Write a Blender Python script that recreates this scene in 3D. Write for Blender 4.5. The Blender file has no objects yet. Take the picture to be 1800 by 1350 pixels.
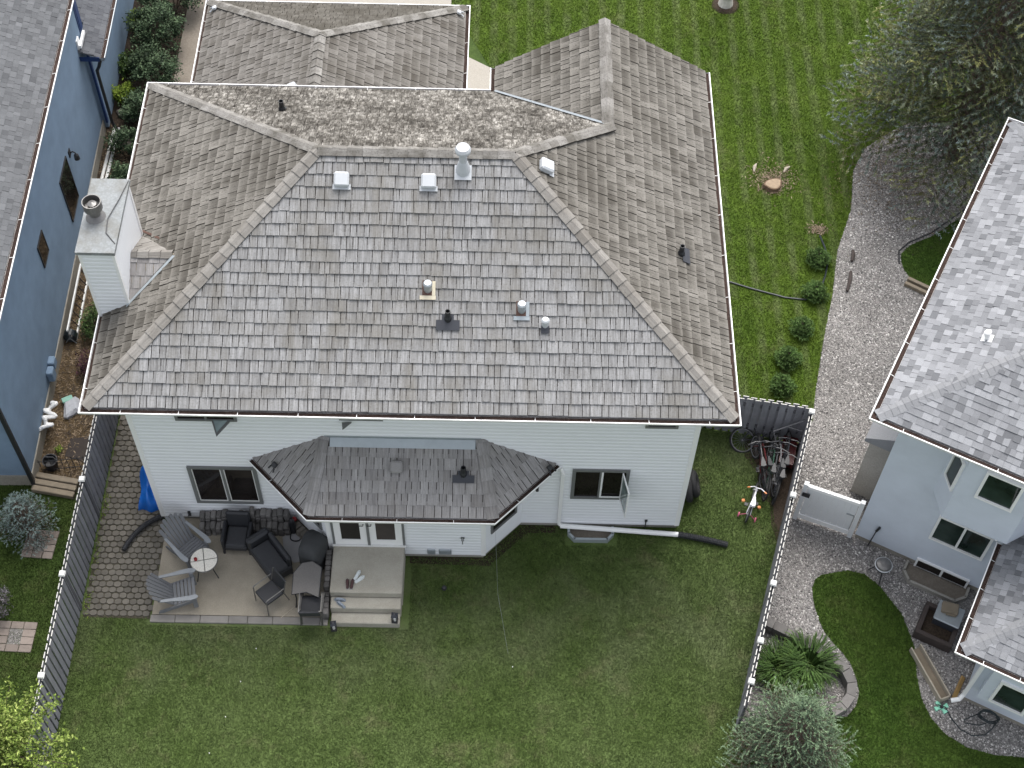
import bpy, math, random
import numpy as np
from mathutils import Vector, Matrix

S = bpy.context.scene
C = S.collection
R = math.radians
rnd = random.Random(11)
nrg = np.random.default_rng(7)

# ------------------------------------------------------------ camera, sky, sun, exposure
cam = bpy.data.cameras.new('camera')
cam.sensor_width = 36.0
cam.lens = 52.385
cam.clip_start = 0.5
cam.clip_end = 600
CAM = Vector((7.6413, -16.6696, 30.1083))
fwd = Vector((0.008585, 0.564704, -0.825249))
rgt = Vector((0.999774, 0.011183, 0.018053))
upv = Vector((-0.019423, 0.825218, 0.564481))
co = bpy.data.objects.new('camera', cam)
C.objects.link(co)
co.matrix_world = Matrix(((rgt.x, upv.x, -fwd.x, CAM.x), (rgt.y, upv.y, -fwd.y, CAM.y),
                          (rgt.z, upv.z, -fwd.z, CAM.z), (0, 0, 0, 1)))
S.camera = co

SUN_ELEV, SUN_AZ = R(62), R(12)          # azimuth measured from +Y (north) towards +X (east)
world = bpy.data.worlds.new('World')
S.world = world
world.use_nodes = True
wn = world.node_tree
for n in list(wn.nodes):
    wn.nodes.remove(n)
sky = wn.nodes.new('ShaderNodeTexSky')
sky.sky_type = 'NISHITA'
sky.sun_disc = False
sky.sun_elevation = SUN_ELEV
sky.sun_rotation = SUN_AZ
sky.air_density = 1.0
sky.dust_density = 4.0
hsv = wn.nodes.new('ShaderNodeHueSaturation')   # an overcast sky: the blue washed out by cloud
hsv.inputs['Saturation'].default_value = 0.30
bg = wn.nodes.new('ShaderNodeBackground')
bg.inputs['Strength'].default_value = 0.15
wo = wn.nodes.new('ShaderNodeOutputWorld')
wn.links.new(sky.outputs[0], hsv.inputs['Color'])
wn.links.new(hsv.outputs[0], bg.inputs['Color'])
wn.links.new(bg.outputs[0], wo.inputs['Surface'])

sl = bpy.data.lights.new('sun', 'SUN')
sl.energy = 1.1
sl.angle = R(38)
sl.color = (1.0, 0.965, 0.92)
so = bpy.data.objects.new('sun', sl)
C.objects.link(so)
sd = Vector((math.sin(SUN_AZ) * math.cos(SUN_ELEV), math.cos(SUN_AZ) * math.cos(SUN_ELEV), math.sin(SUN_ELEV)))
so.rotation_euler = sd.to_track_quat('Z', 'Y').to_euler()
so.location = (0, 0, 40)

S.view_settings.view_transform = 'Standard'
S.view_settings.look = 'None'
S.view_settings.exposure = 1.08
S.view_settings.gamma = 1.0
S.cycles.use_denoising = True
S.cycles.max_bounces = 6

# ------------------------------------------------------------ helpers
def lin(r, g, b):
    f = lambda c: c / 12.92 if c <= 0.04045 else ((c + 0.055) / 1.055) ** 2.4
    return (f(r / 255), f(g / 255), f(b / 255))


def tag(o, label=None, cat=None, group=None, kind=None):
    if label: o['label'] = label
    if cat: o['category'] = cat
    if group: o['group'] = group
    if kind: o['kind'] = kind
    return o


def empty(name, loc=(0, 0, 0), rz=0.0, label=None, cat=None, group=None, rx=0.0, ry=0.0):
    o = bpy.data.objects.new(name, None)
    o.empty_display_size = 0.2
    C.objects.link(o)
    o.location = loc
    o.rotation_euler = (rx, ry, rz)
    return tag(o, label, cat, group)


def link_mesh(name, me, mats, parent=None):
    o = bpy.data.objects.new(name, me)
    C.objects.link(o)
    if mats is not None:
        for m in (mats if isinstance(mats, (list, tuple)) else [mats]):
            me.materials.append(m)
    if parent is not None:
        o.parent = parent
    return o


class MB:
    """collects faces; build() links them as one mesh object"""
    def __init__(s):
        s.v, s.f, s.m, s.uv, s.a, s.t = [], [], [], [], [], {}
        s.has_uv = False

    def face(s, pts, m=0, uv=None, a=0.5, t=None):
        i = len(s.v)
        if t is not None:
            for k_, tv in enumerate(t): s.t[i + k_] = tv
        s.v.extend([tuple(p) for p in pts])
        s.f.append(tuple(range(i, i + len(pts))))
        s.m.append(m)
        s.a.append(a)
        if uv is not None:
            s.has_uv = True
            s.uv.extend(uv)
        else:
            s.uv.extend([(0.0, 0.0)] * len(pts))

    def poly(s, verts, faces, m=0, a=0.5):
        i = len(s.v)
        s.v.extend([tuple(p) for p in verts])
        n = 0
        for f in faces:
            s.f.append(tuple(i + k for k in f))
            s.m.append(m)
            s.a.append(a)
            n += len(f)
        s.uv.extend([(0.0, 0.0)] * n)

    def box(s, lo, hi, m=0, M=None, bev=0.0):
        x0, y0, z0 = lo
        x1, y1, z1 = hi
        if bev > 0:
            b = min(bev, (x1 - x0) * .45, (y1 - y0) * .45, (z1 - z0) * .45)
            ring = lambda d, z: [(x0 + d, y0 + b, z), (x0 + b, y0 + d, z), (x1 - b, y0 + d, z), (x1 - d, y0 + b, z),
                                 (x1 - d, y1 - b, z), (x1 - b, y1 - d, z), (x0 + b, y1 - d, z), (x0 + d, y1 - b, z)]
            vs = ring(0, z0) + ring(0, z1 - b) + [
                (x0 + b, y0 + b, z1), (x1 - b, y0 + b, z1), (x1 - b, y1 - b, z1), (x0 + b, y1 - b, z1)]
            fs = [tuple(range(7, -1, -1))]
            for k in range(8):
                fs.append((k, (k + 1) % 8, 8 + (k + 1) % 8, 8 + k))
            fs += [(16, 17, 18, 19), (9, 10, 17, 16), (11, 12, 18, 17), (13, 14, 19, 18), (15, 8, 16, 19),
                   (8, 9, 16), (10, 11, 17), (12, 13, 18), (14, 15, 19)]
        else:
            vs = [(x0, y0, z0), (x1, y0, z0), (x1, y1, z0), (x0, y1, z0), (x0, y0, z1), (x1, y0, z1), (x1, y1, z1), (x0, y1, z1)]
            fs = [(0, 3, 2, 1), (4, 5, 6, 7), (0, 1, 5, 4), (1, 2, 6, 5), (2, 3, 7, 6), (3, 0, 4, 7)]
        if M is not None:
            vs = [tuple(M @ Vector(p)) for p in vs]
        s.poly(vs, fs, m)

    def prism(s, pts, z0, z1, m=0, cap=True, inset=0.0):
        """pts counter-clockwise outline in plan"""
        n = len(pts)
        if inset:
            cx = sum(p[0] for p in pts) / n
            cy = sum(p[1] for p in pts) / n
            top = [(p[0] + (cx - p[0]) * inset, p[1] + (cy - p[1]) * inset, z1) for p in pts]
        else:
            top = [(p[0], p[1], z1) for p in pts]
        vs = [(p[0], p[1], z0) for p in pts] + top
        fs = [(k, (k + 1) % n, n + (k + 1) % n, n + k) for k in range(n)]
        if cap:
            fs += [tuple(range(n, 2 * n)), tuple(range(n - 1, -1, -1))]
        s.poly(vs, fs, m)

    def tube(s, pts, r, n=8, m=0, closed=False, cap=True):
        pts = [Vector(p) for p in pts]
        k = len(pts)
        rr = r if isinstance(r, (list, tuple)) else [r] * k
        rings = []
        prev = None
        for i, p in enumerate(pts):
            if closed:
                d = (pts[(i + 1) % k] - pts[i - 1])
            else:
                d = pts[min(i + 1, k - 1)] - pts[max(i - 1, 0)]
            if d.length < 1e-9:
                d = Vector((0, 0, 1))
            d.normalize()
            if prev is None:
                up = Vector((0, 0, 1)) if abs(d.z) < 0.9 else Vector((1, 0, 0))
                a = d.cross(up).normalized()
            else:
                a = (prev - d * prev.dot(d))
                a = a.normalized() if a.length > 1e-6 else d.orthogonal().normalized()
            prev = a
            b = d.cross(a)
            rings.append([p + (a * math.cos(2 * math.pi * j / n) + b * math.sin(2 * math.pi * j / n)) * rr[i] for j in range(n)])
        vs = [v for ring in rings for v in ring]
        fs = []
        seg = k if closed else k - 1
        for i in range(seg):
            i2 = (i + 1) % k
            for j in range(n):
                j2 = (j + 1) % n
                fs.append((i * n + j, i2 * n + j, i2 * n + j2, i * n + j2))
        if cap and not closed:
            fs.append(tuple(range(n)))
            fs.append(tuple((k - 1) * n + j for j in range(n - 1, -1, -1)))
        s.poly(vs, fs, m)

    def lathe(s, prof, n=16, m=0, M=None, sx=1.0, sy=1.0):
        """prof: list of (radius, z) from bottom to top"""
        vs, fs = [], []
        for (r, z) in prof:
            for j in range(n):
                a = 2 * math.pi * j / n
                vs.append((r * math.cos(a) * sx, r * math.sin(a) * sy, z))
        k = len(prof)
        for i in range(k - 1):
            for j in range(n):
                j2 = (j + 1) % n
                fs.append((i * n + j, i * n + j2, (i + 1) * n + j2, (i + 1) * n + j))
        fs.append(tuple(range(n - 1, -1, -1)))
        fs.append(tuple((k - 1) * n + j for j in range(n)))
        if M is not None:
            vs = [tuple(M @ Vector(p)) for p in vs]
        s.poly(vs, fs, m)

    def build(s, name, mats, parent=None, smooth=False, kind=None):
        me = bpy.data.meshes.new(name)
        me.from_pydata(s.v, [], s.f)
        if s.has_uv:
            uv = me.uv_layers.new(name='uv')
            uv.data.foreach_set('uv', np.array(s.uv, dtype=np.float32).ravel())
        at = me.attributes.new('v', 'FLOAT', 'FACE')
        at.data.foreach_set('value', np.array(s.a, dtype=np.float32))
        if s.t:
            arr = np.ones(len(s.v), dtype=np.float32)
            for k_, tv in s.t.items(): arr[k_] = tv
            me.attributes.new('t', 'FLOAT', 'POINT').data.foreach_set('value', arr)
        if len(set(s.m)) > 1 or (s.m and s.m[0]):
            me.polygons.foreach_set('material_index', np.array(s.m, dtype=np.int32))
        if smooth:
            me.polygons.foreach_set('use_smooth', np.ones(len(s.f), dtype=bool))
        me.update()
        o = link_mesh(name, me, mats, parent)
        if kind:
            o['kind'] = kind
        return o


def tri_mesh(name, tris, mats, parent=None, a=None, midx=None):
    """tris: (N,3,3) array linked as one mesh, a: per-face value"""
    tris = np.asarray(tris, dtype=np.float32)
    n = len(tris)
    me = bpy.data.meshes.new(name)
    me.vertices.add(n * 3)
    me.vertices.foreach_set('co', tris.ravel())
    me.loops.add(n * 3)
    me.loops.foreach_set('vertex_index', np.arange(n * 3, dtype=np.int32))
    me.polygons.add(n)
    me.polygons.foreach_set('loop_start', np.arange(0, n * 3, 3, dtype=np.int32))
    at = me.attributes.new('v', 'FLOAT', 'FACE')
    at.data.foreach_set('value', np.asarray(a if a is not None else np.full(n, .5), dtype=np.float32))
    if midx is not None:
        me.polygons.foreach_set('material_index', np.asarray(midx, dtype=np.int32))
    me.update(calc_edges=True)
    me.validate()
    return link_mesh(name, me, mats, parent)


def inside(poly, x, y):
    """vectorised point in polygon"""
    poly = np.asarray(poly, float)
    r = np.zeros(len(x), bool)
    j = len(poly) - 1
    for i in range(len(poly)):
        xi, yi = poly[i]
        xj, yj = poly[j]
        c = ((yi > y) != (yj > y)) & (x < (xj - xi) * (y - yi) / (yj - yi + 1e-12) + xi)
        r ^= c
        j = i
    return r


# ------------------------------------------------------------ materials
def newmat(name):
    m = bpy.data.materials.new(name)
    m.use_nodes = True
    nt = m.node_tree
    b = nt.nodes['Principled BSDF']
    return m, nt, b


def N(nt, t, **kw):
    n = nt.nodes.new(t)
    for k, v in kw.items():
        if k in n.inputs:
            n.inputs[k].default_value = v
        else:
            setattr(n, k, v)
    return n


def noise(nt, vec, scale, detail=4.0, rough=0.6):
    n = N(nt, 'ShaderNodeTexNoise')
    n.inputs['Scale'].default_value = scale
    n.inputs['Detail'].default_value = detail
    n.inputs['Roughness'].default_value = rough
    if vec is not None:
        nt.links.new(vec, n.inputs['Vector'])
    return n.outputs['Fac']


def ramp(nt, fac, stops):
    r = N(nt, 'ShaderNodeValToRGB')
    e = r.color_ramp.elements
    while len(e) > 1:
        e.remove(e[-1])
    e[0].position = stops[0][0]
    e[0].color = tuple(stops[0][1]) + (1,)
    for p, c in stops[1:]:
        x = e.new(p)
        x.color = tuple(c) + (1,)
    nt.links.new(fac, r.inputs['Fac'])
    return r.outputs['Color']


def mix(nt, a, b, fac, mode='MIX'):
    n = N(nt, 'ShaderNodeMix')
    n.data_type = 'RGBA'
    n.blend_type = mode
    n.clamp_factor = True
    for sck, v in ((n.inputs[6], a), (n.inputs[7], b), (n.inputs[0], fac)):
        if hasattr(v, 'is_linked') or hasattr(v, 'node'):
            nt.links.new(v, sck)
        elif isinstance(v, (int, float)):
            sck.default_value = v
        else:
            sck.default_value = tuple(v) + (1,)
    return n.outputs[2]


def mathn(nt, op, a, b=None):
    n = N(nt, 'ShaderNodeMath')
    n.operation = op
    for i, v in enumerate((a, b)):
        if v is None: continue
        if isinstance(v, (int, float)):
            n.inputs[i].default_value = v
        else:
            nt.links.new(v, n.inputs[i])
    return n.outputs[0]


def mapping(nt, vec, scale=(1, 1, 1), rot=(0, 0, 0), loc=(0, 0, 0)):
    n = N(nt, 'ShaderNodeMapping')
    n.inputs['Scale'].default_value = scale
    n.inputs['Rotation'].default_value = rot
    n.inputs['Location'].default_value = loc
    nt.links.new(vec, n.inputs['Vector'])
    return n.outputs[0]


def bump(nt, b, h, strength=0.3, dist=0.01):
    n = N(nt, 'ShaderNodeBump')
    n.inputs['Strength'].default_value = strength
    n.inputs['Distance'].default_value = dist
    nt.links.new(h, n.inputs['Height'])
    nt.links.new(n.outputs[0], b.inputs['Normal'])


def pos(nt):
    return N(nt, 'ShaderNodeNewGeometry').outputs['Position']


def attr(nt, name='v'):
    n = N(nt, 'ShaderNodeAttribute')
    n.attribute_name = name
    return n


def plain(name, col, rough=0.6, var=0.12, scale=9.0, bmp=0.0, metal=0.0, fine=90.0, spec=None, facevar=0.0, sheen=0.0):
    """a plain surface with mottling and fine relief"""
    m, nt, b = newmat(name)
    p = pos(nt)
    n1 = noise(nt, p, scale, 5)
    n2 = noise(nt, p, fine, 2)
    c = ramp(nt, n1, [(0.25, [x * (1 - var) for x in col]), (0.75, [min(1, x * (1 + var)) for x in col])])
    c = mix(nt, c, [min(1, x * (1 + var * .8)) for x in col], mathn(nt, 'MULTIPLY', n2, .5))
    if facevar:
        a = attr(nt).outputs['Fac']
        c = mix(nt, c, ramp(nt, a, [(0, (1 - facevar,) * 3), (1, (1 + facevar * .0,) * 3)]), 1.0, 'MULTIPLY')
    nt.links.new(c, b.inputs['Base Color'])
    b.inputs['Roughness'].default_value = rough
    b.inputs['Metallic'].default_value = metal
    if spec is not None:
        b.inputs['Specular IOR Level'].default_value = spec
    if bmp:
        bump(nt, b, n2, bmp, 0.004)
    return m


def shake_mat(name, light, dark, moss, moss_amt, blotch=0.9, contrast=1.0, streak=1.0, butt_pale=0.0):
    """weathered cedar shake: tone of each shake, grain down the slope, stains and lichen"""
    m, nt, b = newmat(name)
    a = attr(nt).outputs['Fac']
    uv = N(nt, 'ShaderNodeUVMap').outputs[0]
    p = pos(nt)
    base = ramp(nt, a, [(0.0, [d * .30 for d in dark]), (0.08, [d * .34 for d in dark]), (0.10, dark), (0.48, [(d + l) / 2 for d, l in zip(dark, light)]), (1.0, light)])
    g1 = noise(nt, mapping(nt, uv, (34, 1.6, 1)), 1.0, 4, .75)
    g2 = noise(nt, mapping(nt, uv, (16, 1.1, 1), loc=(3, 7, 0)), 1.0, 3, .6)
    c = mix(nt, base, ramp(nt, g1, [(0.30, (1 - .42 * streak,) * 3), (0.62, (1.08,) * 3)]), 1.0, 'MULTIPLY')
    c = mix(nt, c, ramp(nt, g2, [(0.28, (1 - .30 * streak,) * 3), (0.60, (1.05,) * 3)]), 1.0, 'MULTIPLY')
    st = noise(nt, mapping(nt, p, (1, 1, 1)), blotch, 6, .65)
    stf = ramp(nt, st, [(0.46, (0, 0, 0)), (0.66, (moss_amt,) * 3)])
    c = mix(nt, c, moss, stf)
    run = noise(nt, mapping(nt, uv, (1.9, .16, 1), loc=(2, 3, 0)), 1.0, 5, .65)      # stains washed down the slope
    c = mix(nt, c, moss, ramp(nt, run, [(0.52, (0, 0, 0)), (0.70, (moss_amt * 1.15,) * 3)]))
    sp = noise(nt, p, 26, 3, .7)
    spf = ramp(nt, sp, [(0.52, (0, 0, 0)), (0.70, (moss_amt * contrast,) * 3)])
    c = mix(nt, c, [x * .72 for x in moss], spf)
    if butt_pale:                                   # each shake coloured paler towards its butt end
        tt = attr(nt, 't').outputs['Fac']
        c = mix(nt, c, [min(1, x * 1.12) for x in light], ramp(nt, tt, [(0.0, (butt_pale,) * 3), (0.10, (butt_pale * .8,) * 3), (0.30, (butt_pale * .25,) * 3), (0.6, (0, 0, 0))]))
    nt.links.new(c, b.inputs['Base Color'])
    b.inputs['Roughness'].default_value = .85
    b.inputs['Specular IOR Level'].default_value = .25
    bump(nt, b, g1, .5, .006)
    return m


def lichen_mat(name):
    """the north slope: pale lichen and dark moss in short patches down the slope"""
    m, nt, b = newmat(name)
    a = attr(nt).outputs['Fac']
    uv = N(nt, 'ShaderNodeUVMap').outputs[0]
    p = pos(nt)
    n1 = noise(nt, mapping(nt, uv, (7.5, 2.4, 1)), 1.0, 7, .8)
    n2 = noise(nt, p, 1.0, 5, .6)
    n3 = noise(nt, mapping(nt, uv, (30, 5, 1)), 1.0, 4, .75)
    c = ramp(nt, n1, [(0.37, (.046, .043, .040)), (0.50, (.155, .149, .140)), (0.61, (.37, .362, .348))])
    c = mix(nt, c, ramp(nt, n2, [(0.35, (.55, .53, .50)), (0.62, (1.12, 1.10, 1.06))]), 1.0, 'MULTIPLY')
    c = mix(nt, c, ramp(nt, n3, [(0.35, (.55, .53, .50)), (0.6, (1.1, 1.1, 1.1))]), 1.0, 'MULTIPLY')
    c = mix(nt, c, ramp(nt, a, [(0, (.75,) * 3), (1, (1.12,) * 3)]), 1.0, 'MULTIPLY')
    nt.links.new(c, b.inputs['Base Color'])
    b.inputs['Roughness'].default_value = .95
    b.inputs['Specular IOR Level'].default_value = .1
    bump(nt, b, n1, .8, .02)
    return m


def shingle_mat(name, dark, light, tint):
    m, nt, b = newmat(name)
    a = attr(nt).outputs['Fac']
    p = pos(nt)
    c = ramp(nt, a, [(0.0, dark), (0.35, [(d * .6 + l * .4) for d, l in zip(dark, light)]), (0.75, [(d * .3 + l * .7) for d, l in zip(dark, light)]), (1.0, light)])
    g = noise(nt, p, 160, 2, .6)
    c = mix(nt, c, ramp(nt, g, [(0.35, (.72,) * 3), (0.65, (1.15,) * 3)]), 1.0, 'MULTIPLY')
    st = noise(nt, p, 1.3, 4, .6)
    c = mix(nt, c, tint, ramp(nt, st, [(0.5, (0, 0, 0)), (0.8, (.25,) * 3)]))
    nt.links.new(c, b.inputs['Base Color'])
    b.inputs['Roughness'].default_value = .9
    b.inputs['Specular IOR Level'].default_value = .2
    bump(nt, b, g, .5, .004)
    return m


def grass_mat(name, g0, g1, dry, dryamt, stripe=None, wear=None):
    """turf: light and dark patches, dry spots, faint mowing stripes"""
    m, nt, b = newmat(name)
    a = attr(nt).outputs['Fac']
    p = pos(nt)
    n1 = noise(nt, p, .55, 6, .62)
    n2 = noise(nt, p, 3.2, 6, .72)
    n3 = noise(nt, p, 22, 3, .7)
    c = ramp(nt, n1, [(0.34, g0), (0.66, g1)])
    c = mix(nt, c, ramp(nt, n2, [(0.3, (.70, .72, .70)), (0.7, (1.22, 1.2, 1.25))]), 1.0, 'MULTIPLY')
    c = mix(nt, c, ramp(nt, n3, [(0.3, (.72,) * 3), (0.7, (1.25,) * 3)]), 1.0, 'MULTIPLY')
    if stripe:
        w, ang, amt, colr = stripe
        mp = mapping(nt, p, (1 / w, 1 / (w * 9), 1), (0, 0, ang))
        wv = N(nt, 'ShaderNodeTexWave')
        wv.wave_type = 'BANDS'
        wv.bands_direction = 'X'
        wv.inputs['Scale'].default_value = .5
        wv.inputs['Distortion'].default_value = 2.6
        wv.inputs['Detail'].default_value = 4
        wv.inputs['Detail Scale'].default_value = 1.6
        nt.links.new(mp, wv.inputs['Vector'])
        n4 = noise(nt, p, .9, 4, .6)
        f = mathn(nt, 'MULTIPLY', ramp(nt, wv.outputs['Fac'], [(0.45, (0, 0, 0)), (0.9, (amt,) * 3)]), ramp(nt, n4, [(0.35, (0,) * 3), (0.6, (1,) * 3)]))
        c = mix(nt, c, colr, f)
    d = noise(nt, mapping(nt, p, (1, 1, 1), loc=(11, 5, 0)), 1.15, 6, .68)
    c = mix(nt, c, dry, ramp(nt, d, [(0.54, (0, 0, 0)), (0.72, (dryamt,) * 3)]))
    c = mix(nt, c, ramp(nt, a, [(0, (.55,) * 3), (1, (1.45,) * 3)]), 1.0, 'MULTIPLY')
    nt.links.new(c, b.inputs['Base Color'])
    b.inputs['Roughness'].default_value = .8
    b.inputs['Specular IOR Level'].default_value = .15
    return m


def leaf_mat(name, c0, c1, c2, rough=.65, tint=None, tsc=1.3):
    m, nt, b = newmat(name)
    a = attr(nt).outputs['Fac']
    p = pos(nt)
    c = ramp(nt, a, [(0.0, c0), (0.55, c1), (1.0, c2)])
    n = noise(nt, p, 2.4, 4, .6)
    c = mix(nt, c, ramp(nt, n, [(0.32, (.62,) * 3), (0.68, (1.3,) * 3)]), 1.0, 'MULTIPLY')
    if tint:
        n5 = noise(nt, mapping(nt, p, (1, 1, 1), loc=(4, 9, 2)), tsc, 4, .6)
        c = mix(nt, c, mix(nt, c, tint, 1.0, 'MULTIPLY'), ramp(nt, n5, [(0.42, (0, 0, 0)), (0.62, (1, 1, 1))]))
    nt.links.new(c, b.inputs['Base Color'])
    b.inputs['Roughness'].default_value = rough
    b.inputs['Specular IOR Level'].default_value = .25
    return m


def gravel_mat(name, stops):
    m, nt, b = newmat(name)
    a = attr(nt).outputs['Fac']
    c = ramp(nt, a, stops)
    p = pos(nt)
    n = noise(nt, p, .8, 5, .65)
    c = mix(nt, c, ramp(nt, n, [(0.3, (.78, .77, .76)), (0.7, (1.15,) * 3)]), 1.0, 'MULTIPLY')
    nt.links.new(c, b.inputs['Base Color'])
    b.inputs['Roughness'].default_value = .75
    return m


def ground_mat(name, stops, sc=14.0, bmp=.6, big=.6):
    m, nt, b = newmat(name)
    p = pos(nt)
    n = noise(nt, p, sc, 6, .72)
    n2 = noise(nt, p, big, 4, .6)
    c = ramp(nt, n, stops)
    c = mix(nt, c, ramp(nt, n2, [(0.3, (.75,) * 3), (0.7, (1.2,) * 3)]), 1.0, 'MULTIPLY')
    nt.links.new(c, b.inputs['Base Color'])
    b.inputs['Roughness'].default_value = .92
    b.inputs['Specular IOR Level'].default_value = .15
    bump(nt, b, n, bmp, .03)
    return m


def concrete_mat(name, col, stain, sc=150.0, stainamt=.6):
    m, nt, b = newmat(name)
    p = pos(nt)
    v = N(nt, 'ShaderNodeTexVoronoi')
    v.inputs['Scale'].default_value = sc * .45
    nt.links.new(p, v.inputs['Vector'])
    n1 = noise(nt, p, 1.4, 6, .7)
    n2 = noise(nt, p, sc, 2, .6)
    c = mix(nt, [x * .80 for x in col], [min(1, x * 1.18) for x in col], n2)
    c = mix(nt, c, ramp(nt, v.outputs['Distance'], [(0.1, (1.12,) * 3), (0.7, (.82,) * 3)]), .6, 'MULTIPLY')
    c = mix(nt, c, stain, ramp(nt, n1, [(0.45, (0, 0, 0)), (0.75, (stainamt,) * 3)]))
    nt.links.new(c, b.inputs['Base Color'])
    b.inputs['Roughness'].default_value = .88
    b.inputs['Specular IOR Level'].default_value = .2
    bump(nt, b, n2, .35, .004)
    return m


def glass_mat(name, col, rough=.06):
    m, nt, b = newmat(name)
    p = pos(nt)
    n = noise(nt, p, 1.7, 3, .5)
    c = ramp(nt, n, [(0.35, [x * .5 for x in col]), (0.65, [x * 1.4 for x in col])])
    nt.links.new(c, b.inputs['Base Color'])
    b.inputs['Roughness'].default_value = rough
    b.inputs['IOR'].default_value = 1.5
    b.inputs['Specular IOR Level'].default_value = .3
    return m


M = {}
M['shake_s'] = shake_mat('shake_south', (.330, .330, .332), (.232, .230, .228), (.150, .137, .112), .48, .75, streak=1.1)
M['shake_side'] = shake_mat('shake_side', (.232, .218, .195), (.086, .079, .068), (.052, .046, .037), .75, .60, streak=1.0, butt_pale=.42)
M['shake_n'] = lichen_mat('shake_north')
M['shake_g'] = shake_mat('shake_garage', (.225, .212, .195), (.100, .091, .080), (.066, .058, .047), .6, 1.0, streak=1.0, butt_pale=.4)
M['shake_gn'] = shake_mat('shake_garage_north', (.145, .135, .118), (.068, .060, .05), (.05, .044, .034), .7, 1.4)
M['shake_b'] = shake_mat('shake_bay', (.345, .335, .330), (.225, .215, .212), (.17, .15, .125), .25, .8, streak=.7)
M['cap'] = shake_mat('ridge_cap', (.285, .272, .252), (.20, .188, .172), (.13, .115, .095), .40, 1.2, streak=.6)
M['cap_n'] = shake_mat('ridge_cap_lichen', (.30, .288, .27), (.17, .16, .145), (.075, .068, .055), .7, 2.2, streak=.6)
M['siding'] = plain('white_vinyl_siding', (.79, .805, .825), .45, .03, 1.5, 0, spec=.35)
M['white'] = plain('white_paint', (.84, .84, .83), .4, .04, 3, 0)
M['white_dirty'] = plain('weathered_white', (.70, .70, .68), .5, .10, 6, .1)
M['taupe'] = plain('taupe_window_trim', (.155, .16, .158), .5, .06, 6)
M['glass'] = glass_mat('dark_window_glass', (.016, .013, .012), .05)
M['glass_green'] = glass_mat('green_window_glass', (.022, .035, .030), .05)
M['glass_pale'] = glass_mat('pale_awning_glass', (.26, .32, .32), .08)
M['interior'] = plain('room_behind_glass', (.05, .04, .035), .8, .4, 2.0)
M['blind'] = plain('window_blind', (.30, .29, .26), .7, .1, 4)
M['gutter_dark'] = ground_mat('gutter_debris', [(0.3, (.018, .012, .010)), (0.7, (.075, .05, .042))], 22, .6)
M['flash'] = plain('galvanised_flashing', (.36, .40, .42), .38, .10, 5, 0, metal=.35)
M['metal_white'] = plain('vent_cap_metal', (.50, .52, .54), .4, .06, 5)
M['metal_grey'] = plain('grey_metal', (.40, .43, .45), .35, .12, 6, 0, metal=.5)
M['metal_cap'] = concrete_mat('chimney_cap_metal', (.26, .275, .28), (.15, .14, .115), 40, .8)
M['flue'] = plain('sooty_flue_metal', (.17, .165, .16), .4, .25, 12, 0, metal=.6)
M['black'] = plain('black_plastic', (.020, .021, .024), .5, .15, 8)
M['black_flash'] = plain('black_flashing', (.030, .033, .042), .6, .15, 8, .1)
M['rust'] = plain('rust_red_metal', (.085, .045, .033), .75, .3, 12)
M['cream'] = plain('cream_patch', (.55, .50, .38), .7, .15, 9)
M['found'] = concrete_mat('foundation_parging', (.34, .325, .29), (.20, .185, .16), 70, .5)
M['concrete'] = concrete_mat('exposed_aggregate', (.335, .30, .24), (.20, .178, .142), 120, .65)
M['step'] = concrete_mat('step_concrete', (.40, .378, .322), (.23, .207, .168), 120, .6)
M['drive'] = concrete_mat('driveway_concrete', (.35, .325, .285), (.28, .26, .22), 60, .4)
M['walkpath'] = concrete_mat('side_path_gravel', (.20, .175, .145), (.13, .112, .09), 40, .5)
M['paver'] = plain('grey_tan_paver', (.145, .133, .112), .9, .22, 5, .4, facevar=.3)
M['border'] = plain('border_slab', (.26, .245, .225), .9, .2, 4, .3, facevar=.3)
M['sand'] = ground_mat('joint_sand', [(0.3, (.055, .05, .036)), (0.7, (.10, .09, .066))], 25)
M['stone'] = plain('grey_wall_stone', (.165, .156, .148), .9, .28, 7, .5, facevar=.45)
M['stone_warm'] = plain('tan_wall_stone', (.19, .172, .145), .9, .28, 7, .5, facevar=.4)
M['mulch'] = ground_mat('bark_mulch', [(0.30, (.036, .024, .014)), (0.55, (.125, .088, .048)), (0.75, (.23, .17, .10))], 26, .9)
M['soil'] = ground_mat('dark_soil', [(0.30, (.022, .017, .013)), (0.7, (.07, .052, .038))], 20, .8)
M['mat_brown'] = plain('dark_brown_mat', (.040, .032, .028), .95, .2, 10, .4)
M['gravel_base'] = ground_mat('gravel_bed', [(0.32, (.06, .057, .055)), (0.5, (.22, .21, .20)), (0.68, (.45, .43, .41))], 34, .9)
M['gravel'] = gravel_mat('gravel_stones', [(0.0, (.05, .046, .047)), (0.22, (.15, .142, .138)), (0.5, (.31, .292, .28)), (0.78, (.52, .495, .475)), (1.0, (.78, .76, .73))])
M['grass_back'] = grass_mat('back_lawn_turf', (.066, .102, .025), (.094, .132, .042), (.165, .150, .085), .45, (.95, R(90), .40, (.135, .155, .08)))
M['grass_front'] = grass_mat('front_lawn_turf', (.050, .090, .0072), (.074, .120, .0125), (.135, .135, .06), .35, (.85, R(2), .50, (.125, .150, .065)))
M['grass_isle'] = grass_mat('island_turf', (.044, .086, .0125), (.066, .112, .019), (.13, .105, .055), .22)
M['grass_left'] = grass_mat('left_yard_turf', (.036, .064, .012), (.056, .086, .019), (.10, .09, .045), .4)
M['stucco_blue'] = plain('blue_stucco', lin(114, 134, 155), .85, .18, 2.0, .6, fine=38)
M['stucco_blue_trim'] = plain('deep_blue_trim', lin(24, 52, 98), .6, .1, 4)
M['stucco_grey'] = plain('pale_grey_stucco', lin(200, 207, 217), .9, .08, 2.0, .6, fine=38)
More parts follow.
